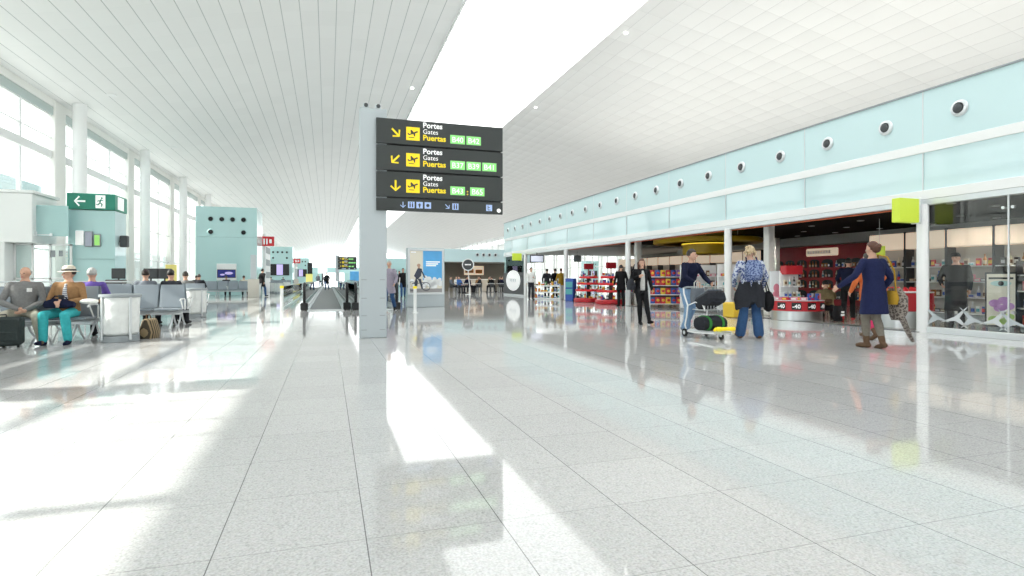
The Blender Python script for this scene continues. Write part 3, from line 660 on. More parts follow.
# ------------------------------------------------------------------ shop facade
FX, FY0, FY1 = 12.0, -10.0, 39.0
b = MB(); b.box(FX, FX+.12, FY0, FY1, 3.98, 5.08); b.box(FX+.02, FX+.12, FY0, FY1, 2.99, 3.79); struct('wall_right', b, M['teal2'], 0)
b = MB(); b.box(FX-.02, FX+.06, FY0, FY1, 3.79, 3.98, .004); struct('trim_2', b, M['white'], 0)
b = MB(); b.box(FX-.03, FX+.16, FY0, FY1, 2.80, 2.99, .005); struct('trim_3', b, M['whitegloss'], 0)
b = MB(); b.box(FX-.03, FX+.14, FY0, FY1, 2.68, 2.795, .005); struct('trim_4', b, M['alu'], 0)
b = MB(); b.box(FX-.03, FX+.14, FY0, FY1, 5.08, 5.12, .005); struct('trim_5', b, M['grey'], 0)
b = MB(); b.box(FX+.145, FX+.17, 9.0, 27.8, 2.645, 2.675); struct('trim_6', b, M['orange'], 0)
b = MB(); y = 8.82
k = 0
while y < FY1:                       # slim vertical joints of the fascia glass, as gaskets
    b.box(FX-.004, FX+.01, y-.012, y+.012, 2.99, 3.79); b.box(FX-.004, FX+.01, y-.012, y+.012, 3.98, 5.08); y += 3.15
y = 5.67
while y > FY0: b.box(FX-.004, FX+.01, y-.012, y+.012, 2.99, 3.79); b.box(FX-.004, FX+.01, y-.012, y+.012, 3.98, 5.08); y -= 3.15
struct('trim_7', b, M['alu'], 0)
b = MB(); b.box(FX+.13, 32, FY0, FY1, 4.85, 5.07); struct('roof_shop', b, M['white'], 0)
b = MB(); b.box(FX+.14, 24, FY0, 27.8, 3.0, 3.2); struct('ceiling_shop', b, M['shopceil'], 0)
b = MB(); b.box(FX+.14, 30, 27.8, FY1, 2.86, 3.2); struct('ceiling_shop_rear', b, M['soffit'], 0)
b = MB(); b.box(FX+.0, 24, FY0, 38.0, 0.0, 0.006); struct('floor_shop', b, M['shopfloor'], 0)
b = MB(); b.box(FX-.18, FX+.10, 8.8, 27.8, 0.0, 0.010); struct('trim_8', b, M['threshold'], 0)
b = MB(); b.box(22.3, 22.6, FY0, 37.6, 0, 3.0); struct('wall_shop_rear', b, M['shopwall'], 0)
b = MB(); b.box(20.3, 22.3, FY0, 30.0, 2.62, 3.0); struct('wall_shop_bulkhead', b, M['soffit'], 0)
b = MB(); b.box(FX, 24, FY0-.2, FY0, 0, 5.0); struct('wall_shop_end', b, M['shopwall'], 0)
# pillars of the shop front
for y in (8.82, 15.0, 21.29, 27.85, 34.35):
    b = MB(); b.cyl((0, 0, 0), (0, 0, 2.70), .115, .115, 24); b.lathe([(.13, 0), (.13, .03), (.117, .035)], n=24); o = struct('column_shopfront', b, M['whitegloss'], 40); o.location = (FX, y, 0)
for y, x in ((14.35, 13.0), (22.2, 13.0), (21.2, 19.6)):
    b = MB(); b.box(-.12, .12, -.12, .12, 0, 3.0, .02); o = struct('column_shop', b, M['cream'], 40); o.location = (x, y, 0)
# air nozzles
noz = None
for i in range(24):
    y = 6.5 + 1.575*i if i else 6.5
    if y > 38.6: break
    if noz is None:
        noz = T('air_nozzle', 'round white air nozzle with a dark mouth on the pale teal fascia', 'air vent', (FX-.005, y, 4.53), 0, 'air nozzles along the fascia')
        q = MB(); q.lathe([(.165, 0), (.17, .012), (.15, .045), (.115, .06), (.105, .05), (.105, .0)], n=28)
        q.v = [(-z, x, yy) for x, yy, z in q.v]; P('ring', q, M['alu'], noz)
        q = MB(); q.lathe([(.001, .075), (.05, .072), (.09, .055), (.104, .03), (.104, .002)], n=24)
        q.v = [(-z, x+.012, yy) for x, yy, z in q.v]; P('mouth', q, M['darkgrey'], noz)
    else: dup(noz, (FX-.005, y, 4.53))
# glazed shop window right of the pillar
b = MB(); b.add([(FX, FY0, .12), (FX, 8.7, .12), (FX, 8.7, 2.68), (FX, FY0, 2.68)], [(0, 1, 2, 3)]); struct('window_7', b, M['shopglass'], 0)
b = MB(); b.box(FX-.06, FX+.08, FY0, 8.7, 0, .12, .006); struct('baseboard_shop', b, M['alu'], 0)
b = MB()
for y in (7.22, 4.1, 1.0): b.box(FX-.012, FX+.012, y-.012, y+.012, .12, 2.68)
struct('window_8', b, M['alu'], 0)
b = MB()
for y, z in ((7.22, 2.45), (7.22, .5), (4.1, 2.45)): b.cyl((FX-.03, y-.08, z), (FX+.03, y-.08, z), .03, .03, 12); b.cyl((FX-.03, y+.08, z), (FX+.03, y+.08, z), .03, .03, 12)
struct('window_9', b, M['steel'])
# crown-like star decal along the bottom of the glass
t = T('window_sticker', 'band of grey and white star points along the foot of the shop window', 'sticker', (FX-.006, 8.0, .12))
for i, (y0, m) in enumerate(((8.50, 'postgrey'), (8.18, 'alu'), (7.80, 'postgrey'), (7.48, 'alu'), (7.12, 'postgrey'))):
    q = MB(); q.prism([(-.26, .10), (0, .22), (.26, .44), (.10, .20), (.26, .0), (.02, .14)] if i % 2 else [(-.28, .42), (-.02, .22), (.24, .10), (.0, .14), (-.26, 0.0), (-.12, .2)], lambda a, bb, d: (-d, -a + (y0-8.0), bb+.02), .003)
    P('star_point', q, M[m], t)
# lime signs projecting from the facade
def lime_sign(x, y, z, w, h, label, mark=True):
    t = T('projecting_sign', label, 'sign', (x, y, z))
    q = MB(); q.box(-w, 0, -.09, .09, 0, h, .012); P('panel', q, M['lime'], t)
    q = MB(); q.box(-.02, .10, -.05, .05, h*.3, h*.7, .01); q.box(0, .05, -.10, .10, -.02, h+.02, .01); P('bracket', q, M['alu'], t)
    return t
lime_sign(11.78, 8.82, 2.30, .56, .50, 'square lime green sign projecting by the shop window pillar')
lime_sign(11.80, 34.6, 2.30, .60, .46, 'lime green sign projecting at the far end of the shop front')
t = T('hanging_sign', 'small lime sign hung inside the shop above the navy dress', 'sign', (14.2, 11.62, 1.75))
q = MB(); q.box(-.02, .02, -.16, .16, 0, .26, .005); P('panel', q, M['lime'], t); q = MB(); q.cyl((0, 0, .26), (0, 0, 1.0), .008, .008, 8); P('rod', q, M['steel'], t)

# ------------------------------------------------------------------ direction sign
def arrow(mb, cx, cz, L, ang, t, y=0.0):
    """flat arrow on a face looking towards -Y; ang 0 points right, 90 up"""
    ca, sa = math.cos(math.radians(ang)), math.sin(math.radians(ang))
    def fn(a, b_, d): return (cx + a*ca - b_*sa, y - d, cz + a*sa + b_*ca)
    w = t/2; h = L/2
    mb.prism([(-h, -w), (h-w*1.2, -w), (h-w*1.2, w), (-h, w)], fn, .004)
    for s in (1, -1):
        pts = [(h, 0), (h-t*.72, t*.72), (h-L*.42-t*.5, t*.72*0+L*.42*1.0-t*.0), (h-L*.42, L*.42+t*.45)]
        pts = [(h+t*.35, 0), (h-t*.55, 0), (h-t*.55-L*.40, s*L*.40), (h-t*.55-L*.40+t*.62, s*(L*.40+t*.62))]
        mb.prism(pts if s < 0 else pts[::-1], fn, .004)
def plane_icon(mb, x0, z0, s, y):
    fn = lambda a, b_, d: (x0 + a*s, y - d, z0 + b_*s)
    for pl in ([(.12, .40), (.20, .36), (.88, .62), (.90, .70), (.80, .72)], [(.34, .44), (.30, .78), (.38, .80), (.62, .56)], [(.52, .50), (.60, .28), (.67, .30), (.68, .56)], [(.12, .40), (.06, .52), (.11, .54), (.24, .44)], [(.15, .16), (.60, .16), (.60, .21), (.15, .21)]):
        mb.prism(pl, fn, .003)
def direction_sign(label, loc):
    sg = T('direction_sign', label, 'sign', loc)
    q = MB(); q.obox((0, 0, 2.18), (.50, .30, 4.36), None, .012); P('post', q, M['postgrey'], sg)
    q = MB()
    for z in (.15, .42, .75, 1.1):
        for x in (-.17, .17): q.box(x-.05, x+.05, -.153, -.149, z, z+.012)
    P('access_slot', q, M['grey'], sg)
    for x in (-.13, .10):
        k = MB(); k.obox((x, 0, 4.43), (.11, .14, .10), None, .02); k.cyl((x, 0, 4.35), (x, 0, 4.39), .03, .03, 10); s_ = P('spotlight', k, M['alu'], sg)
        k = MB(); k.cyl((x, -.07, 4.43), (x, -.082, 4.43), .038, .04, 16); P('lens', k, M['darkgrey'], s_)
    x0, w, yf = .05, 2.50, -.21
    rows = [(3.70, 4.18, -45, ['B40', 'B42'], False), (3.195, 3.672, -135, ['B37', 'B39', 'B41'], False), (2.690, 3.167, -90, ['B43', 'B65'], True)]
    for z0, z1, ang, bad, colon in rows:
        q = MB(); q.box(x0, x0+w, yf, yf+.07, z0, z1, .006); pn = P('panel', q, M['signblack'], sg)
        q = MB(); q.box(x0+.20, x0+w-.03, yf+.045, yf+.065, z0-.035, z0+.01); P('gap_shadow_strip', q, M['black'], sg)  # black strip standing in for the shadow line in the gap below each panel
        q = MB(); arrow(q, x0+.36, (z0+z1)/2-.02, .20, ang, .036, yf); P('arrow', q, M['yellow'], pn)
        q = MB(); q.box(x0+.56, x0+.82, yf-.004, yf, z0+.09, z0+.345); P('departures_tile', q, M['yellow'], pn)
        q = MB(); plane_icon(q, x0+.57, z0+.10, .24, yf-.004); P('aircraft_symbol', q, M['signblack'], pn)
        text('lettering', 'Portes', pn, (x0+.88, yf-.001, z0+.352), .145, M['signwhite'], bold=.004)
        text('lettering', 'Gates', pn, (x0+.88, yf-.001, z0+.236), .128, M['signwhite'])
        text('lettering', 'Puertas', pn, (x0+.88, yf-.001, z0+.110), .150, M['yellow'], bold=.004)
        xb = x0 + 1.42
        for i, t_ in enumerate(bad):
            q = MB(); q.box(xb, xb+.295, yf-.006, yf, z0+.085, z0+.255, .002); bd = P('gate_badge', q, M['greybadge'], pn)
            text('lettering', t_, bd, (xb+.147, yf-.008, z0+.115), .150, M['signwhite'], bold=.002, align='CENTER'); xb += .325
            if colon and i == 0: text('lettering', ':', pn, (xb+.005, yf-.001, z0+.10), .16, M['yellow'], bold=.004); xb += .075
    q = MB(); q.box(x0, x0+w, yf, yf+.07, 2.425, 2.662, .006); pn = P('panel', q, M['signblack'], sg)
    q = MB(); arrow(q, x0+.50, 2.545, .11, -90, .016, yf); arrow(q, x0+1.36, 2.545, .11, -45, .016, yf); P('arrow', q, M['paleblue'], pn)
    for i, xi in enumerate((.595, .755, .915, 1.46, 2.15)):
        q = MB(); q.box(x0+xi, x0+xi+.125, yf-.004, yf, 2.485, 2.61, .001); tl = P('pictogram_tile', q, M['paleblue'], pn)
        q = MB(); c = x0+xi+.0625
        if i in (0, 3): q.box(c-.035, c-.012, yf-.007, yf-.004, 2.50, 2.575); q.box(c+.012, c+.035, yf-.007, yf-.004, 2.50, 2.575); q.cyl((c-.023, yf-.004, 2.59), (c-.023, yf-.007, 2.59), .010, n=8); q.cyl((c+.023, yf-.004, 2.59), (c+.023, yf-.007, 2.59), .010, n=8)
        elif i in (1,): q.box(c-.012, c+.012, yf-.007, yf-.004, 2.50, 2.58); q.box(c-.03, c+.03, yf-.007, yf-.004, 2.545, 2.56)
        elif i == 2: q.cyl((c, yf-.004, 2.547), (c, yf-.007, 2.547), .032, n=14)
        else: q.box(c-.03, c-.018, yf-.007, yf-.004, 2.50, 2.595); q.box(c-.03, c+.03, yf-.007, yf-.004, 2.50, 2.512); q.box(c-.03, c+.02, yf-.007, yf-.004, 2.55, 2.56)
        P('pictogram', q, M['signblack'], tl)
    q = MB(); q.cyl((x0+w-.085, yf, 2.50), (x0+w-.085, yf-.006, 2.50), .042, n=20); P('round_mark', q, M['signwhite'], pn)
    return sg
SIGN = direction_sign('tall grey post with four charcoal gate sign panels, the nearest one', (.82, 11.25, 0))
dup(SIGN, (1.25, 82, 0), 0, 'small distant gate sign post far behind the moving walkways')

# ------------------------------------------------------------------ poster stand
t = T('poster_stand', 'free-standing grey light box with a cyclist and blue sky poster', 'advertising stand', (3.72, 22.85, 0), 0.0)
q = MB(); q.obox((0, 0, 1.18), (1.50, .36, 2.36), None, .02); P('housing', q, M['postgrey'], t)
fr = MB()
for x0, x1, z0, z1 in ((-.72, -.64, .50, 2.32), (.64, .72, .50, 2.32), (-.64, .64, .50, .58), (-.64, .64, 2.24, 2.32)): fr.box(x0, x1, -.215, -.18, z0, z1, .006)
P('poster_frame', fr, M['alu'], t)
pm = mat('poster_paper_cream', (0.72, 0.68, 0.58), .4, emit=.12); pb = mat('poster_sky_blue', (0.10, 0.38, 0.72), .4, emit=.15, noise=.3, nscale=2); pw = mat('poster_pale_cloud', (0.78, 0.80, 0.80), .4, emit=.15); pg = mat('poster_grey_road', (0.34, 0.33, 0.33), .4); pd = mat('poster_dark_figure', (0.05, 0.06, 0.09), .5); ps = mat('poster_skin_tone', (0.55, 0.35, 0.25), .5)
q = MB(); q.box(-.64, .64, -.186, -.18, .58, 2.24); po = P('poster', q, pm, t, 'cyclist poster, cream on the left and blue on the right')
q = MB(); q.box(-.12, .64, -.189, -.186, .98, 2.24); P('sky_print', q, pb, po)
q = MB()
for x, z, r in ((.0, 1.0, .13), (.2, .94, .16), (.42, 1.0, .12), (.58, .95, .12), (-.1, .86, .12), (.30, .86, .16), (.55, 1.10, .07), (.12, 1.12, .10), (-.02, 1.18, .08), (.34, 1.12, .08), (-.45, .88, .10), (-.55, 1.05, .08)): q.cyl((x, -.187, z), (x, -.1905, z), r, n=18)
P('cloud_print', q, pw, po)
q = MB(); q.box(-.64, .64, -.192, -.186, .58, .74); P('road_print', q, pg, po)
q = MB(); fn = lambda a, b_, d: (a-.22, -.192-d, b_+.62)
def ringp(mb, cx, cz, r, w):
    mb.tube([fn(cx+math.cos(i*PI/12)*r, cz+math.sin(i*PI/12)*r, 0) for i in range(25)], .012, 6)
    for i in range(6): mb.tube([fn(cx, cz, 0), fn(cx+math.cos(i*PI/3)*r, cz+math.sin(i*PI/3)*r, 0)], .003, 4)
for pl in ([(-.26, .62), (-.10, .95), (.06, .90), (.02, .62), (-.12, .48)], [(-.12, .52), (.02, .50), (.10, .12), (.04, .10), (-.03, .34)], [(-.18, .58), (-.10, .40), (-.16, .02), (-.22, .04), (-.24, .34)], [(.0, .86), (.06, .84), (.20, .56), (.15, .54)], [(-.34, .30), (.18, .34), (.18, .37), (-.34, .33)]): q.prism(pl, fn, .002)
ringp(q, -.34, .22, .17, 0); ringp(q, .22, .20, .16, 0); P('cyclist_print', q, pd, po)
q = MB(); q.cyl((-.29, -.19, 1.66), (-.29, -.195, 1.66), .07, n=16); q.box(-.32, -.24, -.195, -.19, 1.54, 1.60); P('rider_head_print', q, ps, po)
q = MB()
for x0, x1, z in ((.0, .56, 1.78), (.0, .48, 1.70), (.0, .40, 1.63), (-.60, -.40, 2.16)): q.box(x0, x1, -.192, -.189, z, z+.045)
P('caption_bars', q, M['signwhite'], po)

# ------------------------------------------------------------------ bollards
bol = T('bollard', 'slim white bollard with a yellow band left of the moving walkway', 'bollard', (-1.53, 21.4, 0))
q = MB(); q.cyl((0, 0, 0), (0, 0, .86), .055, .055, 18); q.lathe([(.11, 0), (.11, .012), (.06, .02)], n=20); P('tube', q, M['whitegloss'], bol)
q = MB(); q.lathe([(.062, .80), (.066, .81), (.066, .87), (.05, .885), (.0, .888)], n=18); P('cap', q, M['yellow'], bol)
dup(bol, (2.74, 18.9, 0), 0, 'slim bollard with a yellow band before the poster stand')

# ------------------------------------------------------------------ moving walkways
def walkway(x, y0, L, label):
    t = T('moving_walkway', label, 'moving walkway', (x, y0, 0))
    q = MB(); q.box(-.55, .55, .2, L, .008, .022); P('belt', q, mat('grooved_belt', (.16, .175, .18), .45, .3, noise=.2, nscale=60), t)
    q = MB(); q.box(-.62, .62, -.9, .2, .0, .016, .004); P('landing_plate', q, M['alu'], t)
    for s in (-1, 1):
        q = MB(); q.box(s*.55, s*.86, .0, L, .0, .10, .012); q.box(s*.60, s*.66, .0, L, .10, .20, .01); P('skirt', q, M['alu'], t)
        q = MB(); q.box(s*.735-.006, s*.735+.006, .35, L, .10, .92); P('balustrade_panel', q, M['balglass'], t)
        q = MB(); path = [(s*.735, L, .95), (s*.735, .30, .95), (s*.735, .16, .94), (s*.735, .04, .88), (s*.735, -.04, .78), (s*.735, -.04, .62), (s*.735, -.02, .45), (s*.735, .02, .25), (s*.735, .05, .1)]
        q.tube(path[:3], .022, 8); P('handrail', q, M['grey'], t); q = MB(); q.tube(path[1:], .05, 10); P('newel', q, M['rubber'], t)
        q = MB(); q.box(s*.735-.13, s*.735+.13, -.14, .42, 0, .26, .03); P('newel_base', q, M['black'], t)
    return t
WK = walkway(-.07, 21.7, 58, 'left moving walkway with black handrails, its belt running straight away')
dup(WK, (1.70, 21.5, 0), 0, 'right moving walkway half hidden behind the sign post')
q = MB(); q.box(-.02, .02, 0, 34, 0.0, .08, .005); q2 = MB(); q2.box(-.007, .007, 0, 34, .08, .85)
t = T('glass_barrier', 'low glass barrier along the floor left of the moving walkway', 'barrier', (-1.58, 22.8, 0)); P('foot_rail', q, M['alu'], t); P('glass_panel', q2, M['balglass'], t)
q = MB(); q.tube([(0, 0, .86), (0, 34, .86)], .018, 8); P('top_rail', q, M['steel'], t)

# ------------------------------------------------------------------ waiting benches (beam seating)
def bench(label, loc, rz, n, pitch=.62, group='beam benches'):
    t = T('bench', label, 'bench', loc, rz, group)      # seats face local -Y, right end at x = 0
    q = MB(); q.box(-n*pitch, 0, -.05, .03, .30, .37, .01); P('beam', q, M['alu'], t)
    for i in range(n):
        x = -(i+.5)*pitch; w = pitch*.47
        q = MB(); q.loft([((x, -.27, .425), (1, 0, 0), (0, -.2, 1), w*.96, .018), ((x, -.20, .440), (1, 0, 0), (0, 0, 1), w, .022), ((x, .05, .415), (1, 0, 0), (0, 0, 1), w, .022), ((x, .22, .425), (1, 0, 0), (0, .2, 1), w, .02)], 16, p=4)
        st = P('seat', q, M['seat'], t)
        q = MB(); q.loft([((x, .20, .46), (1, 0, 0), (0, 1, .15), w, .016), ((x, .255, .62), (1, 0, 0), (0, 1, .2), w, .018), ((x, .31, .85), (1, 0, 0), (0, 1, .15), w, .018), ((x, .33, .985), (1, 0, 0), (0, 1, .1), w*.98, .014)], 16, p=5)
        P('backrest', q, M['seat'], t)
    for i in range(n+1):
        x = -i*pitch
        if i in (0, n) or i % 2 == 0:
            q = MB(); q.tube([(x, .22, .40), (x, .24, .63), (x, .16, .665), (x, -.20, .66), (x, -.24, .63)], .016, 8); q.tube([(x, -.18, .655), (x, .02, .44)], .014, 8); P('armrest', q, M['whitegloss'], t)
    for x in ([-.35*pitch, -(n-.35)*pitch] + ([-n*pitch/2] if n > 3 else [])):
        q = MB(); q.tube([(x, -.02, .33), (x, -.16, .14), (x, -.31, .03), (x, -.33, .012)], .020, 8); q.tube([(x, -.02, .33), (x, .14, .14), (x, .29, .03), (x, .31, .012)], .020, 8); q.cyl((x, -.33, 0), (x, -.33, .02), .03, n=12); q.cyl((x, .31, 0), (x, .31, .02), .03, n=12)
        P('leg', q, M['alu'], t)
    return t
B0 = bench('grey beam bench under the seated couple at the left edge', (-4.02, 12.08, 0), 0, 4, .66)
def bdup(x, y, rz, label): return dup(B0, (x, y, 0), rz, label)
bdup(-4.02-4*.66, 12.86, PI, 'grey beam bench back to back with the couple\'s bench')
B2 = bench('empty grey beam bench behind the first bin', (-3.19, 14.85, 0), 0, 5, .54)
dup(B2, (-3.19-5*.54, 15.60, 0), PI, 'grey beam bench turned away behind the empty one')
dup(B2, (-3.55, 19.0, 0), 0, 'grey beam bench just behind the second bin')
dup(B2, (-3.55-5*.54, 19.75, 0), PI, 'grey beam bench turned away beyond the second bin')
bench('long grey bench row before the teal tower with the television', (-4.95, 40.7, 0), 0, 6, .62)
bench('long grey bench row turned towards the tower with the television', (-4.95-6*.62, 41.45, 0), PI, 6, .62)
for i, y in enumerate((55.4, 59.9, 67.6, 79.8, 100)):
    dup(B2, (-4.6, y, 0), 0, ['grey bench just past the first vented tower', 'grey bench by the pair of distant white bins', 'grey bench two rows before the lilac screen', 'grey bench under the lilac screen', 'farthest grey bench on the left side'][i])

# ------------------------------------------------------------------ litter bins
def bin_(label, loc, r=.30, h=.84):
    t = T('litter_bin', label, 'litter bin', loc, 0, 'clear bag litter bins')
    q = MB(); q.lathe([(r*.92, 0), (r*.95, .01), (r*.95, .10), (r*.90, .11), (.02, .11)], n=28); P('base', q, M['grey'], t)
    q = MB(); q.lathe([(r*1.0, h-.06), (r*1.05, h-.05), (r*1.05, h-.005), (r*.98, h), (r*.72, h-.005), (r*.70, h-.05)], n=28); P('rim', q, M['grey'], t)
    def fn(p): return 1 + .03*math.sin(math.atan2(p.y, p.x)*9 + p.z*3)
    q = MB(); prof = [(r*.80, .12), (r*.93, .16), (r*.97, .35), (r*.95, .6), (r*.98, h-.07), (r*.95, h-.05)]
    q.lathe(prof, n=44)
    for i, v in enumerate(q.v):
        a = math.atan2(v[1], v[0]); k = 1 + .025*math.sin(a*11 + v[2]*6) - .015; q.v[i] = (v[0]*k, v[1]*k, v[2])
    P('bag', q, M['bagclear'], t)
    for i in range(4):
        a = PI/4 + i*PI/2; q = MB(); q.box(-.022, .022, -.012, .012, .04, h-.02, .006); q.v = [(r*1.0*math.cos(a) + v[0]*-math.sin(a) + v[1]*math.cos(a), r*1.0*math.sin(a) + v[0]*math.cos(a) + v[1]*math.sin(a), v[2]) for v in q.v]; P('frame_post', q, M['alu'], t)
    return t
K0 = bin_('round litter bin with a clear white bag beside the seated couple', (-3.56, 11.95, 0), .31, .85)
dup(K0, wp(195, 16.6), 0, 'round litter bin with a clear bag, second from the front')
for i, (x, y) in enumerate(((-4.15, 37.6), (-4.2, 50.2), (-3.7, 48.4), (-3.9, 61.0))):
    dup(K0, (x, y, 0), .3*i, ['small far bin beside the beige pillar', 'distant bin at the end of a bench past the tower', 'distant bin nearest the sunlit floor strip', 'farthest white bin before the walkway'][i])

# ------------------------------------------------------------------ bags on the left
def rolling_case(name, label, loc, rz, w, d, h, m, handle=True, group=None):
    t = T(name, label, 'suitcase', loc, rz, group)
    q = MB(); q.box(-w/2, w/2, -d/2, d/2, .04, h, .035); P('shell', q, m, t)
    q = MB(); q.box(-w/2+.04, w/2-.04, -d/2-.018, -d/2+.01, .12, h*.55, .02); P('pocket', q, m, t)
    q = MB(); q.tube([(-.09, 0, h-.01), (-.09, 0, h+.04), (.09, 0, h+.04), (.09, 0, h-.01)], .012, 8); P('handle', q, M['black'], t)
    for x in (-w/2+.06, w/2-.06):
        q = MB(); q.cyl((x-.015, 0, .03), (x+.015, 0, .03), .03, n=14); P('wheel', q, M['rubber'], t)
    return t
rolling_case('suitcase', 'black soft case standing at the feet of the grey shirted sitter', (-5.06, 11.32, 0), .25, .60, .34, .50, F('caseblack', 0))
t = T('handbag', 'dark blue handbag on the lap of the hat wearer', 'handbag', (-4.40, 11.745, .625), .1)
q = MB(); q.loft([((-.22, .0, .05), (0, 1, 0), (0, 0, 1), .03, .03), ((-.20, 0, .06), (0, 1, 0), (0, 0, 1), .07, .06), ((-.08, -.01, .075), (0, 1, 0), (0, 0, 1), .09, .085), ((.08, .01, .07), (0, 1, 0), (0, 0, 1), .088, .08), ((.20, 0, .05), (0, 1, 0), (0, 0, 1), .07, .05), ((.225, 0, .045), (0, 1, 0), (0, 0, 1), .03, .03)], 22, p=3); P('pouch', q, F('navy', 0), t); q = MB(); q.tube([(-.12, 0, .14), (-.06, -.03, .20), (.06, -.03, .20), (.12, 0, .14)], .010, 8); P('strap', q, F('navy', 0), t)
t = T('paper_bundle', 'white folded paper on the seat beside the hat wearer', 'paper', (-4.03, 11.93, .672), .3); q = MB(); q.sphere((0, 0, .05), (.15, .10, .05), 14, 8); P('wrap', q, F('white', 0), t); q = MB(); q.sphere((.16, 0, .045), (.045, .05, .04), 12, 8); P('end', q, F('brown', 0), t)
q = MB(); q.obox((0, 0, 0), (.075, .008, .15), Euler((.9, 0, .2)), .003); S('phone', q, M['darkgrey'], 'small phone held by the hat wearer', 'phone', (-4.36, 11.70, .80))
t = T('tote_bag', 'brown striped bag standing on the floor beside the front bin', 'bag', (-3.22, 12.42, 0), 1.35)
q = MB(); q.loft([((0, 0, 0), (1, 0, 0), (0, 1, 0), .20, .12), ((0, 0, .12), (1, 0, 0), (0, 1, 0), .22, .14), ((0, 0, .34), (1, 0, 0), (0, 1, 0), .18, .08), ((0, 0, .37), (1, 0, 0), (0, 1, 0), .17, .03)], 20, p=3); P('body', q, PAT['bag'], t)
q = MB(); q.tube([(-.08, .02, .36), (-.06, .03, .44), (.06, .03, .44), (.08, .02, .36)], .010, 8); P('handle', q, F('brown', 0), t)
t = T('backpack', 'black backpack on the floor left of the second bin', 'bag', (-3.72, 17.2, 0), .2); q = MB(); q.sphere((0, 0, .22), (.17, .13, .22), 16, 12); P('sack', q, F('black', 0), t); q = MB(); q.tube([(-.05, 0, .42), (0, 0, .48), (.05, 0, .42)], .012, 8); P('loop', q, F('black', 0), t)

# ------------------------------------------------------------------ teal towers
def tower(label, loc, w, h, d, screen):
    t = T('vented_tower', label, 'tower', loc)         # front at local y = 0, facing -Y
    q = MB(); q.box(-w/2, w/2, 0, d, 0, h*.655, .01); P('lower_cladding', q, M['teal'], t)
    q = MB(); q.box(-w/2, w/2, 0, d, h*.655+.03, h, .01); P('upper_cladding', q, M['teal'], t); q = MB(); q.box(-w/2+.03, w/2-.03, .03, d-.03, h*.655, h*.655+.03); P('seam', q, M['tealdark'], t)
    for x, z in [(-.26, .86), (-.08, .86), (.095, .86), (.275, .86), (-.26, .715), (.275, .715)]:
        q = MB(); q.lathe([(.20, 0), (.20, .03), (.16, .06), (.15, .0)], n=22); q.v = [(x*w+a, -c, z*h+b_) for a, b_, c in q.v]; v = P('vent', q, M['tealdark'], t)
        q = MB(); q.sphere((x*w, -.01, z*h), (.15, .06, .15), 16, 8); P('vent_mouth', q, M['rubber'], v)
    if screen == 'tv':
        q = MB(); q.box(-.62, .62, -.12, -.005, 1.02, 2.18, .02); P('screen_cabinet', q, M['white'], t)
        q = MB(); q.box(-.58, .58, -.15, -.12, 1.20, 1.78, .01); s_ = P('television', q, M['black'], t)
        q = MB(); q.box(-.54, .54, -.154, -.15, 1.24, 1.74); P('picture', q, M['screenblue'], s_)
        q = MB(); q.sphere((.15, -.155, 1.52), (.26, .004, .10), 14, 8); q.sphere((-.25, -.155, 1.42), (.15, .004, .06), 12, 8); P('picture_highlight', q, M['screenlilac'], s_)
    else:
        q = MB(); q.box(-1.35, 1.35, -.16, -.02, 1.68, 3.42, .02); s_ = P('screen_housing', q, M['black'], t)
        q = MB(); q.box(-.45, .45, -.165, -.16, 1.74, 3.36); P('lit_screen', q, M['screenlilac'], s_)
    return t
T1 = tower('large teal tower with six dark vents and a television', (-6.66, 43.6, 0), 3.85, 6.1, 3.4, 'tv')
T2 = tower('smaller teal tower farther back with a wide lilac screen', (-7.05, 94.5, 0), 3.7, 6.1, 3.4, 'wide')
dup(T2, (-6.1, 144, 0), 0, 'tiny third teal tower in the distance on the left')
def info(label, loc, h=1.95):
    t = T('info_pillar', label, 'pillar stand', loc); q = MB(); q.box(-.30, .30, -.16, .16, 0, 1.12, .015); P('base', q, M['beige'], t); q = MB(); q.box(-.16, .16, -.06, .06, 1.12, 2.55, .01); P('panel', q, M['postgrey'], t); return t
I1 = info('beige and grey information pillar at the right end of the long bench', (-4.20, 36.9, 0)); dup(I1, (-4.25, 86.0, 0), 0, 'far beige pillar by the tower with the lilac screen')
# white gate screens and red signs behind the towers
def gate_screen(label, loc, sign):
    t = T('gate_portal', label, 'gate portal', loc)
    q = MB(); q.box(-.25, .25, 0, 4.0, 0, 4.6, .02); P('white_panel', q, M['white'], t)
    q = MB()
    for z in (1.2, 2.2, 3.2): q.box(.25, .27, .4, 3.6, z, z+.5, .004)
    P('notice_panel', q, M['grey'], t)
    q = MB(); q.box(-.1, .9, -.25, -.10, 3.72, 4.48, .02); s_ = P('red_sign', q, M['brightred'], t)
    q = MB(); q.box(.12, .22, -.262, -.25, 3.85, 4.3); q.box(.32, .42, -.262, -.25, 3.85, 4.3); q.box(.55, .72, -.262, -.25, 3.95, 4.25); P('figure_marks', q, M['signwhite'], s_)
    return t
G1 = gate_screen('white gate portal with a red sign behind the large teal tower', (-4.95, 49.0, 0), True); dup(G1, (-5.25, 101, 0), 0, 'distant white gate portal with a red sign behind the smaller tower')

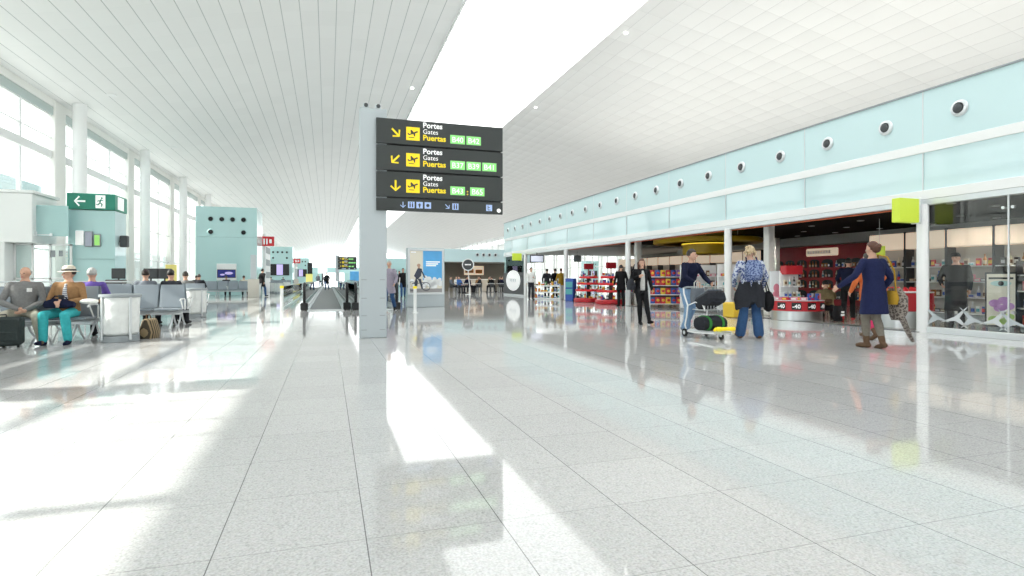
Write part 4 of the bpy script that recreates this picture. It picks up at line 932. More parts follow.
# ------------------------------------------------------------------ booth, exit sign, portal on the far left
t = T('exit_booth', 'pale teal glass booth carrying the green exit sign', 'booth', (-8.70, 26.0, 0)); t.scale = (.875, 1, 1)
q = MB(); q.box(-.88, .88, 0, .012, 0, 1.88, .003); q.box(-.88, .88, 0, .012, 1.90, 3.78, .003); P('front_panel', q, M['teal'], t)
q = MB(); q.box(.868, .88, .012, 1.3, 0, 3.78, .003); P('side_panel', q, M['teal2'], t); q = MB(); q.box(-.88, .868, .05, 1.3, 0, 3.70); P('core', q, M['tealdark'], t)
q = MB(); q.box(-.90, .92, -.10, 1.32, 3.80, 4.42, .02); ex = P('exit_sign', q, M['exitgreen'], t, 'green exit sign with a white arrow and a running figure')
q = MB(); arrow(q, -.40, 4.11, .40, 180, .07, -.10); P('arrow', q, M['signwhite'], ex)
q = MB(); q.box(.18, .55, -.106, -.10, 3.86, 4.36); rt = P('white_tile', q, M['signwhite'], ex); q = MB(); q.box(.60, .86, -.106, -.10, 3.86, 4.36)
q = MB(); q.v = []; q.box(.92, .926, .2, .9, 3.86, 4.36); P('white_tile', q, M['signwhite'], ex)
q = MB(); fn = lambda a, b_, d: (.36+a, -.106-d, 4.11+b_)
for pl in ([(-.05, .02), (.02, .10), (.06, .08), (.0, -.04)], [(.0, -.02), (.09, -.09), (.07, -.19), (.03, -.19), (.04, -.10), (-.03, -.05)], [(-.04, -.02), (-.08, -.10), (-.15, -.10), (-.15, -.14), (-.06, -.14), (.0, -.05)], [(.03, .09), (.12, .05), (.11, .02), (.03, .05)], [(-.04, .06), (-.12, .03), (-.11, .0), (-.03, .03)]): q.prism(pl, fn, .004)
q.cyl((.42, -.106, 4.25), (.42, -.11, 4.25), .035, n=14); P('running_figure', q, M['exitgreen'], rt)
for nm, x0, x1, z0, z1, m in (('notice', -.58, -.28, 2.42, 2.98, 'signwhite'), ('display', -.24, .06, 2.36, 2.96, 'screengrey'), ('display', .10, .36, 2.38, 2.86, 'screengreen')):
    q = MB(); q.box(x0, x1, -.09, -.005, z0, z1, .012); s_ = P(nm, q, M['signwhite'] if nm == 'notice' else M['grey'], t)
    q = MB(); q.box(x0+.03, x1-.03, -.094, -.09, z0+.04, z1-.04); P('picture', q, M[m], s_)
q = MB(); q.obox((1.08, .5, 2.62), (.30, .28, .46), None, .03); q.cyl((.88, .5, 2.62), (1.0, .5, 2.62), .03, n=10); P('speaker_box', q, M['darkgrey'], t)
# portal
t = T('gate_portal', 'white boarding gate portal with a glazed door at the left edge', 'gate portal', (-10.3, 25.2, 0))
q = MB(); q.box(-4.0, .02, 0, 2.0, 2.45, 4.25, .02); q.box(-4.0, -.8, 0, 2.0, 0, 2.45, .02); P('white_frame', q, M['white'], t)
q = MB(); q.box(-4.0, .10, -.06, 2.05, 4.25, 4.36, .01); P('top_cap', q, M['whitegloss'], t)
q = MB(); q.box(.02, 1.02, .30, .32, 2.72, 3.86, .004); P('teal_glass_panel', q, M['tealdark'], t)
q = MB(); q.box(-.1, .06, .22, .30, 2.72, 2.88, .01); q.box(.06, .5, .25, .28, 2.74, 2.78); q.box(.46, .54, .22, .30, 2.70, 2.82, .01); P('bracket_rail', q, M['alu'], t)
q = MB()
for x in (-.80, -.25, .30, .95): q.box(x, x+.07, .6, .68, 0, 2.45, .006)
for z in (.02, 1.1, 2.38): q.box(-.80, 1.02, .6, .68, z, z+.07, .006)
dr = P('door_frame', q, M['whitegloss'], t); q = MB(); q.box(-.78, .98, .635, .645, .05, 2.42); P('door_glass', q, M['glass'], dr)
q = MB(); q.box(.35, .50, .56, .60, 1.95, 2.2, .01); q.box(.62, .74, .56, .60, 1.98, 2.2, .01); P('notice_box', q, M['grey'], t)
# desks and monitors behind the couple
t = T('gate_desk', 'teal fronted boarding desk behind the seated couple', 'desk', (-6.4, 21.5, 0))
q = MB(); q.box(-1.7, 1.35, 0, .7, 0, .92, .02); P('front', q, M['teal'], t); q = MB(); q.box(-1.75, 1.40, -.08, .75, .92, .97, .01); P('top', q, M['white'], t)
q = MB(); q.box(-.45, .05, .05, .45, .97, 1.10, .02); P('printer', q, M['brown_box'] if 'brown_box' in M else mat('dark_brown_plastic', (.07, .055, .05), .4), t)
def monitor(label, loc, rz, w=.42, h=.34, z=.16):
    t = T('monitor', label, 'monitor', loc, rz); q = MB(); q.box(-w/2, w/2, -.02, .03, z, z+h, .012); s_ = P('screen', q, M['black'], t); q = MB(); q.box(-w/2+.02, w/2-.02, -.023, -.02, z+.02, z+h-.02); P('glass_face', q, M['darkgrey'], s_)
    q = MB(); q.cyl((0, .01, .01), (0, .02, z+.05), .025, n=10); q.lathe([(.10, 0), (.10, .012), (.03, .02)], n=18); P('stand', q, M['black'], t); return t
MO = monitor('tall black monitor on the boarding desk', (-5.62, 21.8, .97), .1); dup(MO, (-6.55, 21.8, .88+.09), -.2, 'low black monitor at the left of the boarding desk')
dup(MO, (-5.22, 21.85, .97), .5, 'black monitor at the right end of the boarding desk')
t = T('notice_stand', 'yellow notice board standing behind the second bench', 'notice board', (-7.7, 33.4, 0)); q = MB(); q.box(-.26, .26, -.02, .02, .78, 1.86, .01); P('board', q, mat('yellow_board', (.75, .66, .22), .5), t); q = MB(); q.cyl((0, 0, 0), (0, 0, .8), .03, n=12); q.lathe([(.2, 0), (.2, .02), (.04, .03)], n=20); P('foot', q, M['grey'], t)
t = T('notice_stand', 'bright yellow board at the far end near the moving walkway', 'notice board', (-2.2, 75, 0)); q = MB(); q.box(-.40, .40, -.02, .02, .4, 1.75, .01); P('board', q, mat('lemon_board', (.85, .80, .25), .5, emit=.2), t); q = MB(); q.box(-.3, .3, -.1, .1, 0, .4, .02); P('foot', q, M['grey'], t)
t = T('advertising_screen', 'tiny bright square screen at the end of the hall', 'screen', (-1.0, 118, 0)); q = MB(); q.box(-.9, .9, 0, .2, 2.2, 4.3, .05); P('lit_face', q, M['signwhite'], t); q = MB(); q.box(-.15, .15, .05, .25, 0, 2.2, .02); P('post', q, M['darkgrey'], t)
t = T('advertising_screen', 'dark slim totem at the far end of the hall', 'screen', (-2.6, 92, 0)); q = MB(); q.box(-.35, .35, 0, .3, 0, 3.6, .05); P('body', q, M['black'], t)
# rail behind the couple
t = T('glass_rail', 'slender steel rail on posts behind the seated couple', 'rail', (-6.0, 17.2, 0)); q = MB(); q.tube([(-4, 0, 1.05), (1.2, 0, 1.05)], .02, 8)
P('handrail', q, M['alu'], t)
for x in (-3.8, -2.5, -1.2, .1, 1.15): q = MB(); q.cyl((x, 0, 0), (x, 0, 1.05), .02, n=10); P('post', q, M['alu'], t)
# jet bridge outside
t = T('jet_bridge', 'grey teal boarding bridge outside the left windows', 'boarding bridge', (-24, 40, 0)); q = MB(); q.box(-3, 3, -14, 20, 5.4, 8.3, .1); P('tunnel', q, M['bridge'], t)
for y in (-10, 8): q = MB(); q.box(-.5, .5, y-.5, y+.5, -.3, 5.4, .05); P('pylon', q, M['grey'], t)

# ------------------------------------------------------------------ luggage trolley and its load
TL = Vector(wp(708, 10.85))
t = T('luggage_trolley', 'steel luggage trolley with a yellow bumper pushed by the navy jacketed person', 'luggage trolley', TL, trol_h)
for s in (-1, 1):                                       # local +Y is the way it rolls
    q = MB(); q.tube([(s*.27, -.52, 1.02), (s*.27, -.50, .90), (s*.27, -.36, .66), (s*.27, -.40, .42), (s*.27, -.46, .24), (s*.27, -.40, .12), (s*.25, -.1, .11), (s*.22, .50, .13)], .019, 9); P('side_frame', q, M['whitegloss'], t)
    q = MB(); q.tube([(s*.27, -.36, .66), (s*.26, -.1, .74), (s*.22, .10, .70), (s*.20, .16, .56)], .013, 8); P('basket_rail', q, M['whitegloss'], t)
    q = MB(); q.cyl((s*.29-.02, -.44, .085), (s*.29+.02, -.44, .085), .085, n=20); w_ = P('wheel', q, M['rubber'], t); q = MB(); q.cyl((s*.29-.023, -.44, .085), (s*.29+.023, -.44, .085), .04, n=14); P('hub', q, M['alu'], w_)
q = MB(); q.tube([(-.27, -.52, 1.02), (-.15, -.55, 1.04), (.15, -.55, 1.04), (.27, -.52, 1.02)], .022, 9); P('handle', q, M['grey'], t)
q = MB(); q.box(-.24, .24, -.40, .50, .13, .155, .006)
for i in range(5): q.box(-.20+i*.09, -.17+i*.09, -.40, .50, .155, .168)
P('platform', q, M['alu'], t)
q = MB(); q.tube([(-.22, .50, .20), (-.24, .56, .22), (.24, .56, .22), (.22, .50, .20)], .03, 9); q.box(-.25, .25, .51, .60, .19, .26, .02); P('bumper', q, M['yellow'], t)
q = MB(); q.box(-.21, .21, -.28, .14, .575, .59, .004)
for i in range(6): q.cyl((-.2+i*.08, .15, .58), (-.2+i*.08, .15, .70), .007, n=6)
P('basket', q, M['alu'], t)
q = MB(); q.cyl((-.02, .44, .06), (.02, .44, .06), .06, n=16); w_ = P('wheel', q, M['rubber'], t); q = MB(); q.box(-.03, .03, .40, .48, .06, .14, .01); P('fork', q, M['alu'], w_)
q = MB(); q.obox((.05, .43, .20), (.10, .02, .12), None, .006); P('notice_plate', q, M['lime'], t)
t.scale = (.86, .86, .92)
mwT = Matrix.Translation(TL) @ Matrix.Rotation(trol_h, 4, 'Z') @ Matrix.Diagonal((.86, .86, .92, 1))
t = T('suitcase', 'dark grey suitcase lying on the upper basket of the trolley', 'suitcase', mwT @ Vector((0.02, .06, .60)), trol_h); t.scale = (.86, .86, .9)
q = MB(); q.obox((0, .04, .19), (.48, .56, .26), Euler((.38, 0, 0)), .06); P('shell', q, F('dark', 0), t); q = MB(); q.tube([(-.08, .33, .34), (-.06, .37, .38), (.06, .37, .38), (.08, .33, .34)], .012, 8); P('handle', q, M['black'], t)
q = MB(); q.obox((0, .02, .335), (.36, .40, .03), Euler((.38, 0, 0)), .012); P('pocket', q, F('slate', 0), t)
t = T('duffel_bag', 'dark duffel bag with green straps on the trolley platform', 'bag', mwT @ Vector((0, .08, .17)), trol_h); t.scale = (.86, .86, .9)
q = MB(); q.loft([((x, 0, .145+.01*math.cos(x*9)), (0, 1, 0), (0, 0, 1), a, b_) for x, a, b_ in ((-.33, .10, .08), (-.30, .19, .135), (-.1, .24, .155), (.12, .235, .15), (.30, .19, .135), (.33, .10, .08))], 20); P('body', q, F('dark', 0), t)
for x in (-.16, .16):
    q = MB(); q.loft([((x-.025, 0, .145), (0, 1, 0), (0, 0, 1), .245, .163), ((x+.025, 0, .145), (0, 1, 0), (0, 0, 1), .245, .163)], 24); P('strap', q, F('green', 0), t)
t = T('tote_bag', 'small grey tote with loop handles at the trolley handle', 'bag', mwT @ Vector((.05, -.30, .70)), trol_h); t.scale = (.86, .86, .9)
q = MB(); q.loft([((0, 0, 0), (1, 0, 0), (0, 1, 0), .15, .08), ((0, 0, .16), (1, 0, 0), (0, 1, 0), .17, .09), ((0, 0, .33), (1, 0, 0), (0, 1, 0), .16, .06)], 20, p=4); P('body', q, F('slate', 0), t)
for y in (-.045, .045): q = MB(); q.tube([(-.06, y, .32), (-.055, y, .45), (0, y, .50), (.055, y, .45), (.06, y, .32)], .011, 8); P('handle', q, F('lightgrey', 0), t)

# bags worn or carried
def put(I, x, y, z): return I['mw'] @ (Vector((x, y, z))*I['sc'])
RZ = lambda I: I['root'].rotation_euler.z
t = T('backpack', 'blue patterned backpack on the back of the fair haired person', 'bag', put(I_p, 0, -.19, 1.10), RZ(I_p))
q = MB(); q.loft([((0, 0, 0), (1, 0, 0), (0, 1, 0), .14, .06), ((0, -.03, .10), (1, 0, 0), (0, 1, 0), .16, .10), ((0, -.02, .28), (1, 0, 0), (0, 1, 0), .15, .085), ((0, .0, .38), (1, 0, 0), (0, 1, 0), .09, .05)], 20, p=3); P('sack', q, PAT['gingham'], t)
q = MB(); q.loft([((0, -.10, .03), (1, 0, 0), (0, 1, 0), .10, .03), ((0, -.12, .10), (1, 0, 0), (0, 1, 0), .11, .04), ((0, -.10, .17), (1, 0, 0), (0, 1, 0), .10, .03)], 16, p=3); P('pocket', q, PAT['gingham'], t)
for s in (-1, 1): q = MB(); q.tube([(s*.09, .0, .05), (s*.12, .06, .20), (s*.10, .08, .36), (s*.09, .14, .44)], .016, 8); P('strap', q, F('navy', 0), t)
t = T('jacket_bundle', 'black jacket tied around the waist of the fair haired person', 'jacket', put(I_p, 0, .0, .60), RZ(I_p))
q = MB(); q.loft([((0, .0, .02), (1, 0, 0), (0, 1, 0), .25, .17), ((0, .01, .14), (1, 0, 0), (0, 1, 0), .26, .18), ((0, .01, .26), (1, 0, 0), (0, 1, 0), .235, .175), ((0, .0, .38), (1, 0, 0), (0, 1, 0), .19, .15), ((0, 0, .47), (1, 0, 0), (0, 1, 0), .165, .135)], 30, p=2.2)
for i, v in enumerate(q.v): a = math.atan2(v[1], v[0]); k = 1.06 + .07*math.sin(a*6+v[2]*5) + .05*math.cos(a*2); q.v[i] = (v[0]*k, v[1]*k, v[2] + (.07*math.sin(a*3) + .04*math.sin(a*7) if v[2] < .1 else 0))
P('cloth', q, F('dark', 0), t)
q = MB(); q.tube([(-.06, .15, .42), (-.12, .20, .26), (-.10, .21, .08)], .04, 10); P('sleeve', q, F('dark', 0), t)
t = T('shoulder_bag', 'black soft bag hanging at the right side of the fair haired person', 'handbag', put(I_p, .34, .02, .50), RZ(I_p))
q = MB(); q.sphere((0, 0, .20), (.10, .16, .20), 16, 12); P('pouch', q, F('black', 0), t); q = MB(); q.tube([(0, -.08, .36), (-.05, -.02, .58), (-.05, .04, .58), (0, .08, .36)], .012, 8); P('strap', q, F('black', 0), t)
t = T('shoulder_bag', 'black leather shoulder bag of the person in the black coat', 'handbag', put(I_b, .30, .06, .92), RZ(I_b))
q = MB(); q.loft([((0, 0, 0), (0, 1, 0), (1, 0, 0), .17, .07), ((0, 0, .10), (0, 1, 0), (1, 0, 0), .20, .085), ((0, 0, .24), (0, 1, 0), (1, 0, 0), .15, .05), ((0, 0, .28), (0, 1, 0), (1, 0, 0), .12, .02)], 20, p=3); P('pouch', q, F('dark', 0), t)
q = MB(); q.tube([(0, -.11, .25), (-.06, -.06, .50), (-.10, -.04, .62), (-.06, .02, .50), (0, .11, .25)], .013, 8); P('strap', q, F('black', 0), t)
t = T('shoulder_bag', 'mustard and brown bag on the long strap of the navy dress wearer', 'handbag', put(I_n, .30, -.02, .64), RZ(I_n))
q = MB(); q.loft([((0, 0, .08), (0, 1, 0), (1, 0, 0), .11, .05), ((0, 0, .18), (0, 1, 0), (1, 0, 0), .13, .07), ((0, 0, .30), (0, 1, 0), (1, 0, 0), .10, .045)], 20, p=3); P('pouch', q, F('mustard', 0), t)
q = MB(); q.tube([(-.0, -.10, .28), (-.13, -.20, .62), (-.20, -.14, .84), (-.22, .02, .88), (-.10, .18, .60), (.0, .12, .28)], .012, 8); P('strap', q, F('mustard', 0), t)
t = T('folded_coat', 'brown print coat draped over the bag of the navy dress wearer', 'coat', put(I_n, .44, .0, .46), RZ(I_n))
q = MB(); q.loft([((0, 0, 0), (0, 1, 0), (1, 0, 0), .10, .06), ((0.02, 0, .14), (0, 1, 0), (1, 0, 0), .17, .10), ((0, 0, .38), (0, 1, 0), (1, 0, 0), .16, .10), ((-.05, 0, .52), (0, 1, 0), (1, 0, 0), .10, .06)], 24)
for i, v in enumerate(q.v): a = math.atan2(v[0], v[1]); k = 1 + .07*math.sin(a*6+v[2]*9); q.v[i] = (v[0]*k, v[1]*k, v[2])
P('cloth', q, PAT['net'], t)
q = MB(); q.tube([(.02, 0, .16), (.22, .10, -.03), (.42, .2, -.24), (.55, .25, -.38)], .045, 10, rs=[.05, .05, .04, .025]); P('trailing_sleeve', q, PAT['net'], t)
t = T('shopping_bag', 'black plastic bag with white print hanging beside the counter', 'bag', Vector(wp(838, 14.9)) + Vector((0, 0, .02)), .3)
q = MB(); q.loft([((0, 0, .0), (1, 0, 0), (0, 1, 0), .16, .07), ((0, 0, .18), (1, 0, 0), (0, 1, 0), .19, .10), ((0, 0, .40), (1, 0, 0), (0, 1, 0), .14, .05)], 18, p=3); P('body', q, F('black', 0), t)
q = MB(); q.box(-.08, .08, -.125, -.105, .14, .19, .004); q.box(-.06, .07, -.125, -.105, .22, .26, .004); P('white_print', q, M['signwhite'], t)
t = T('backpack', 'tan rucksack on the back of the crouching person', 'bag', put(I_k, 0, -.16, .42), RZ(I_k)); q = MB(); q.sphere((0, 0, .16), (.15, .11, .19), 16, 12); P('sack', q, F('olive', 0), t); q = MB(); q.box(-.09, .09, -.125, -.06, .04, .16, .03); P('pocket', q, F('brown', 0), t)

# ------------------------------------------------------------------ shop goods
PM = {n: mat('pack_' + n, c, .4) for n, c in dict(red=(.55, .03, .04), white=(.8, .8, .78), blue=(.04, .10, .42), yellow=(.75, .50, .04), green=(.06, .28, .08), black=(.02, .02, .022), brown=(.16, .08, .04), pink=(.70, .24, .32), amber=(.35, .13, .02), silver=(.55, .56, .58), cream=(.68, .60, .46), teal=(.10, .40, .42), purple=(.22, .08, .34)).items()}
def bottle_mb():
    q = MB(); q.lathe([(.036, 0), (.040, .012), (.040, .17), (.030, .205), (.014, .235), (.014, .285), (.017, .288), (.017, .31), (.001, .312)], n=12); q.lathe([(.0408, .045), (.0412, .05), (.0412, .135), (.0408, .14)], n=12, mi=1); return q
def carton_mb():
    q = MB(); q.box(-.055, .055, -.035, .035, 0, .20, .006); q.box(-.044, .044, -.0365, .0365, .05, .14, mi=1); return q
def flat_mb():
    q = MB(); q.box(-.09, .09, -.05, .05, 0, .09, .008); q.box(-.07, .05, -.0515, .0515, .02, .065, mi=1); return q
def pouch_mb():
    q = MB(); q.loft([((0, 0, 0), (1, 0, 0), (0, 1, 0), .09, .045), ((0, 0, .05), (1, 0, 0), (0, 1, 0), .10, .05), ((0, 0, .20), (1, 0, 0), (0, 1, 0), .095, .03), ((0, 0, .25), (1, 0, 0), (0, 1, 0), .09, .006)], 12, p=3); q.sphere((.01, -.036, .13), (.062, .022, .055), 10, 6, mi=1); q.box(-.06, .06, -.044, .0, .03, .055, mi=1); return q
PMESH = {}
LABEL2 = dict(red='yellow', white='teal', blue='red', yellow='red', green='cream', black='silver', brown='cream', pink='white', amber='cream', silver='blue', cream='brown', teal='white', purple='yellow')
def prod(kind, colr):
    k = (kind, colr)
    if k not in PMESH: PMESH[k] = dict(bottle=bottle_mb, carton=carton_mb, box=flat_mb, pouch=pouch_mb)[kind]().mesh(kind, [PM[colr], PM[LABEL2[colr]]])
    return PMESH[k]
CW = dict(bottle='bottle', carton='carton', box='box', pouch='pouch')
def goods(kind, colr, loc, rz, where, group, sc=1.0):
    o = link({'bottle': 'bottle', 'carton': 'carton', 'box': 'packet', 'pouch': 'pouch'}[kind], prod(kind, colr)); o.location = loc; o.rotation_euler = (0, 0, rz); o.scale = (sc, sc, sc)
    return tag(o, '%s %s %s' % (colr, {'box': 'packet'}.get(kind, kind), where), {'box': 'packet'}.get(kind, kind), group)
def rc(*a): return R.choice(a)

# tiered red stands
def tier_stand(label, loc):
    t = T('tiered_stand', label, 'display stand', loc)
    q = MB(); q.lathe([(.70, 0), (.72, .03), (.72, .17), (.68, .20), (.02, .20)], n=32); P('base', q, M['red'], t)
    q = MB(); q.cyl((0, 0, .2), (0, 0, 1.30), .10, n=16); P('column', q, M['darkgrey'], t)
    for z, r in ((.52, .62), (.84, .54), (1.14, .44)):
        q = MB(); q.lathe([(.02, z), (r, z), (r+.02, z+.02), (r+.02, z+.09), (r, z+.10), (r-.02, z+.05), (.02, z+.05)], n=32); P('tier', q, M['brightred'], t)
    q = MB(); q.box(-.24, .24, -.06, .06, 1.58, 1.86, .02); q.box(-.02, .02, -.02, .02, 1.25, 1.6); P('red_sign', q, M['darkred'], t)
    return t
def fill_tiers(loc, where, group, tiers=((.20, .60), (.57, .52), (.89, .45), (1.19, .35))):
    for z, r in tiers:
        for k in range(9):
            a = PI*0.55 + k*PI*1.15/8
            goods(rc('box', 'carton', 'carton', 'bottle'), rc('black', 'white', 'brown', 'silver', 'black', 'red', 'blue', 'yellow'), (loc[0]+math.cos(a)*r, loc[1]+math.sin(a)*r, z+.003), a+PI/2, where, group)
g1, g2 = (12.05, 25.2, .006), (12.05, 22.9, .006)
TS = tier_stand('red tiered round stand with a red top sign, the far one of two', g1); dup(TS, g2, 0, 'red tiered round stand with a red top sign, the near one of two')
fill_tiers(g1, 'on the far red tiered stand', 'goods on the far red tiered stand'); fill_tiers(g2, 'on the near red tiered stand', 'goods on the near red tiered stand')
t = T('display_box', 'tall blue cardboard display left of the far red stand', 'display stand', (11.6, 26.3, 0), -.9)
q = MB(); q.box(-.22, .22, -.2, .2, 0, 1.15, .02); P('body', q, PM['blue'], t)
for z in (.35, .70): q = MB(); q.box(-.19, .19, -.215, -.15, z, z+.28, .01); P('tray', q, PM['teal'], t)
# low shelf of goods near the far pillar
t = T('low_shelf', 'low white shelf of snacks near the far shop pillars', 'shelf', (11.6, 29.5, .006), -1.0)
for z in (.0, .35, .70): q = MB(); q.box(-1.05, 1.05, -.30, .30, z, z+.06, .01); P('shelf_board', q, M['white'], t)
for x in (-1.03, 1.03): q = MB(); q.box(x-.03, x+.03, -.3, .3, 0, .76, .01); P('end_panel', q, M['white'], t)
mwL = Matrix.Translation((11.6, 29.5, .006)) @ Matrix.Rotation(-1.0, 4, 'Z')
for z in (.06, .41, .76):
    for k in range(9): goods(rc('box', 'pouch', 'carton'), rc('red', 'yellow', 'yellow', 'white', 'brown', 'green', 'silver'), mwL @ Vector((-.88+k*.22, -.17, z+.002)), -1.0, 'on the low white snack shelf', 'snacks on the low white shelf')
# rack of colourful packs
rk_rz = cdir(0.05, 1)
rk = Vector(wp(665, 22.4)) + Vector((0, 0, .006))
t = T('display_rack', 'metal rack packed with red, blue and yellow packs behind the walker in black', 'display rack', rk, rk_rz)
for z in (.12, .48, .84, 1.18): q = MB(); q.box(-.62, .62, -.16, .24, z, z+.03, .006); P('shelf_board', q, M['white'], t)
for x in (-.62, .62): q = MB(); q.box(x-.02, x+.02, -.16, .24, 0, 1.25, .006); P('upright', q, M['alu'], t)
q = MB(); q.box(-.6, .6, .20, .235, .1, 1.22); P('back_panel', q, M['darkgrey'], t)
mwK = Matrix.Translation(rk) @ Matrix.Rotation(rk_rz, 4, 'Z')
for j, z in enumerate((.15, .51, .87, 1.21)):
    for k in range(6): goods('pouch', (('red', 'blue', 'yellow', 'red', 'blue', 'purple') if j % 2 else ('blue', 'red', 'red', 'yellow', 'blue', 'red'))[k], mwK @ Vector((-.51+k*.205, -.07, z+.002)), rk_rz, 'in %s row of the pack rack' % ('the bottom', 'the second', 'the third', 'the top')[j], 'packs in the metal rack')
# white gondolas behind the fair haired person
def gondola(label, loc, rz, w=1.3, h=1.55, where='', group='', back='white'):
    t = T('gondola', label, 'shelf unit', loc, rz)
    q = MB(); q.box(-w/2, w/2, .12, .18, 0, h, .01); P('back_panel', q, M[back], t); q = MB(); q.box(-w/2, w/2, -.25, .18, 0, .12, .01); P('plinth', q, M['grey'], t)
    mw = Matrix.Translation(loc) @ Matrix.Rotation(rz, 4, 'Z')
    for z in (.12, .48, .84, 1.18):
        q = MB(); q.box(-w/2, w/2, -.24, .12, z, z+.025, .005); P('shelf_board', q, M['white'], t)
        n = int(w/.19)
        for k in range(n): goods(rc('carton', 'bottle', 'carton', 'box'), rc('white', 'black', 'brown', 'cream', 'pink', 'teal', 'silver', 'red'), mw @ Vector((-w/2+.12+k*.19, -.10, z+.028)), rz, where, group)
    return t
ga = Vector(wp(742, 18.6)) + Vector((0, 0, .006)); gondola('white gondola shelf seen between the two white pillars', ga, cdir(0, 1), 1.5, 1.6, 'on the white gondola between the pillars', 'goods on the gondola between the pillars')
gb = Vector(wp(700, 19.8)) + Vector((0, 0, .006)); gondola('white gondola shelf behind the trolley pusher', gb, cdir(-.1, 1), 1.3, 1.6, 'on the gondola behind the trolley pusher', 'goods on the gondola behind the trolley')
q = MB(); q.box(-.22, .22, -.2, .2, 0, .44, .03); q.box(-.16, .16, -.205, .205, .10, .32, .02); S('crate', q, PM['yellow'], 'yellow crate on the floor left of the fair haired person', 'crate', Vector(wp(733, 16.6)) + Vector((0, 0, .006)), .2)
# pink portrait panel
t = T('portrait_poster', 'back-lit panel with a pink face picture beside the red round counter', 'poster', Vector(wp(776, 16.6)) + Vector((0, 0, .006)), cdir(0, 1)); q = MB(); q.box(-.18, .18, -.03, .03, .55, 1.35, .01); P('panel', q, mat('poster_ice_white', (.72, .76, .78), .4, emit=.15), t); q = MB(); q.box(-.12, .12, -.12, .12, 0, .55, .01); P('foot', q, M['white'], t)
q = MB(); q.sphere((0, -.03, .85), (.09, .012, .13), 14, 8); q.sphere((.02, -.03, .68), (.13, .012, .10), 14, 8); P('face_print', q, PM['pink'], t)
# round red counters
def counter(label, loc, r, hgt, rz, sale=True):
    t = T('round_counter', label, 'counter', loc, rz)
    q = MB(); q.lathe([(r*.93, 0), (r*.93, hgt*.46), (.02, hgt*.46)], n=44); P('steel_base', q, M['steel'], t)
    q = MB(); q.lathe([(r*.96, hgt*.46), (r, hgt*.48), (r, hgt*.94), (r*.97, hgt*.97), (.02, hgt*.97)], n=44); P('red_band', q, M['red'], t)
    q = MB(); q.lathe([(.02, hgt*.97), (r*.99, hgt*.97), (r*1.01, hgt*.985), (r*1.01, hgt), (.02, hgt)], n=44); P('top', q, M['white'], t)
    return t
cl = Vector((12.3, 12.55, .006)); CR = .68
t = counter('round red sale counter on a steel base with minus forty tags', cl, CR, .54, 0)
cam_a = math.atan2(-cl.y, -cl.x)
for k in range(-2, 3):
    a = cam_a + k*.56; rz = a + PI/2
    q = MB(); q.obox((math.cos(a)*(CR+.004), math.sin(a)*(CR+.004), .39), (.235, .012, .19), rz, .004); tg = P('price_tag', q, M['black'], t, 'black tag reading -40')
    text('lettering', '-40', tg, (math.cos(a)*(CR+.012), math.sin(a)*(CR+.012), .335), .15, M['signwhite'], rz=rz, bold=.003, align='CENTER')
for k in range(16):
    a = cam_a - 1.5 + k*.2; rr_ = CR*(.82 if k % 2 else .58)
    goods(rc('box', 'carton', 'box'), rc('blue', 'white', 'pink', 'blue', 'silver', 'red'), (cl.x+math.cos(a)*rr_, cl.y+math.sin(a)*rr_, .549), a+PI/2, 'on top of the round sale counter', 'goods on the round sale counter', .9)
t = T('shelf_tower', 'white lit shelf tower with a red head standing in the round counter', 'display stand', (cl.x+.1, cl.y+.3, .546), cdir(0, 1))
q = MB(); q.box(-.26, .26, .10, .16, 0, .75, .01); P('back_panel', q, M['white'], t)
for z in (.02, .36): q = MB(); q.box(-.26, .26, -.14, .10, z, z+.025, .005); P('shelf_board', q, M['white'], t)
q = MB(); q.box(-.22, .26, -.16, .18, .70, .95, .02); P('red_head', q, M['red'], t)
mwS = Matrix.Translation((cl.x+.1, cl.y+.3, .546)) @ Matrix.Rotation(cdir(0, 1), 4, 'Z')
for z in (.05, .39):
    for k in range(4): goods(rc('carton', 'bottle'), rc('silver', 'white', 'cream', 'black'), mwS @ Vector((-.18+k*.12, -.05, z)), cdir(0, 1), 'on the white shelf tower', 'goods on the white shelf tower', .8)
c2 = Vector((12.85, 9.95, .006))
counter('red and white counter with shoes behind the navy dress wearer', c2, .62, .82, 0)
for k in range(6):
    a = math.atan2(-c2.y, -c2.x) - .9 + k*.36
    t = T('shoe', 'red shoe displayed on the counter behind the navy dress wearer', 'shoe', (c2.x+math.cos(a)*.42, c2.y+math.sin(a)*.42, .829), a, 'red shoes on the counter')
    q = MB(); q.loft([((-.12, 0, .03), (0, 1, 0), (0, 0, 1), .03, .03), ((-.08, 0, .06), (0, 1, 0), (0, 0, 1), .04, .055), ((.02, 0, .05), (0, 1, 0), (0, 0, 1), .042, .045), ((.10, 0, .035), (0, 1, 0), (0, 0, 1), .045, .03), ((.145, 0, .03), (0, 1, 0), (0, 0, 1), .025, .02)], 12); P('upper', q, M['brightred'], t); q = MB(); q.box(-.12, .14, -.04, .04, 0, .012, .004); P('sole', q, M['signwhite'], t)

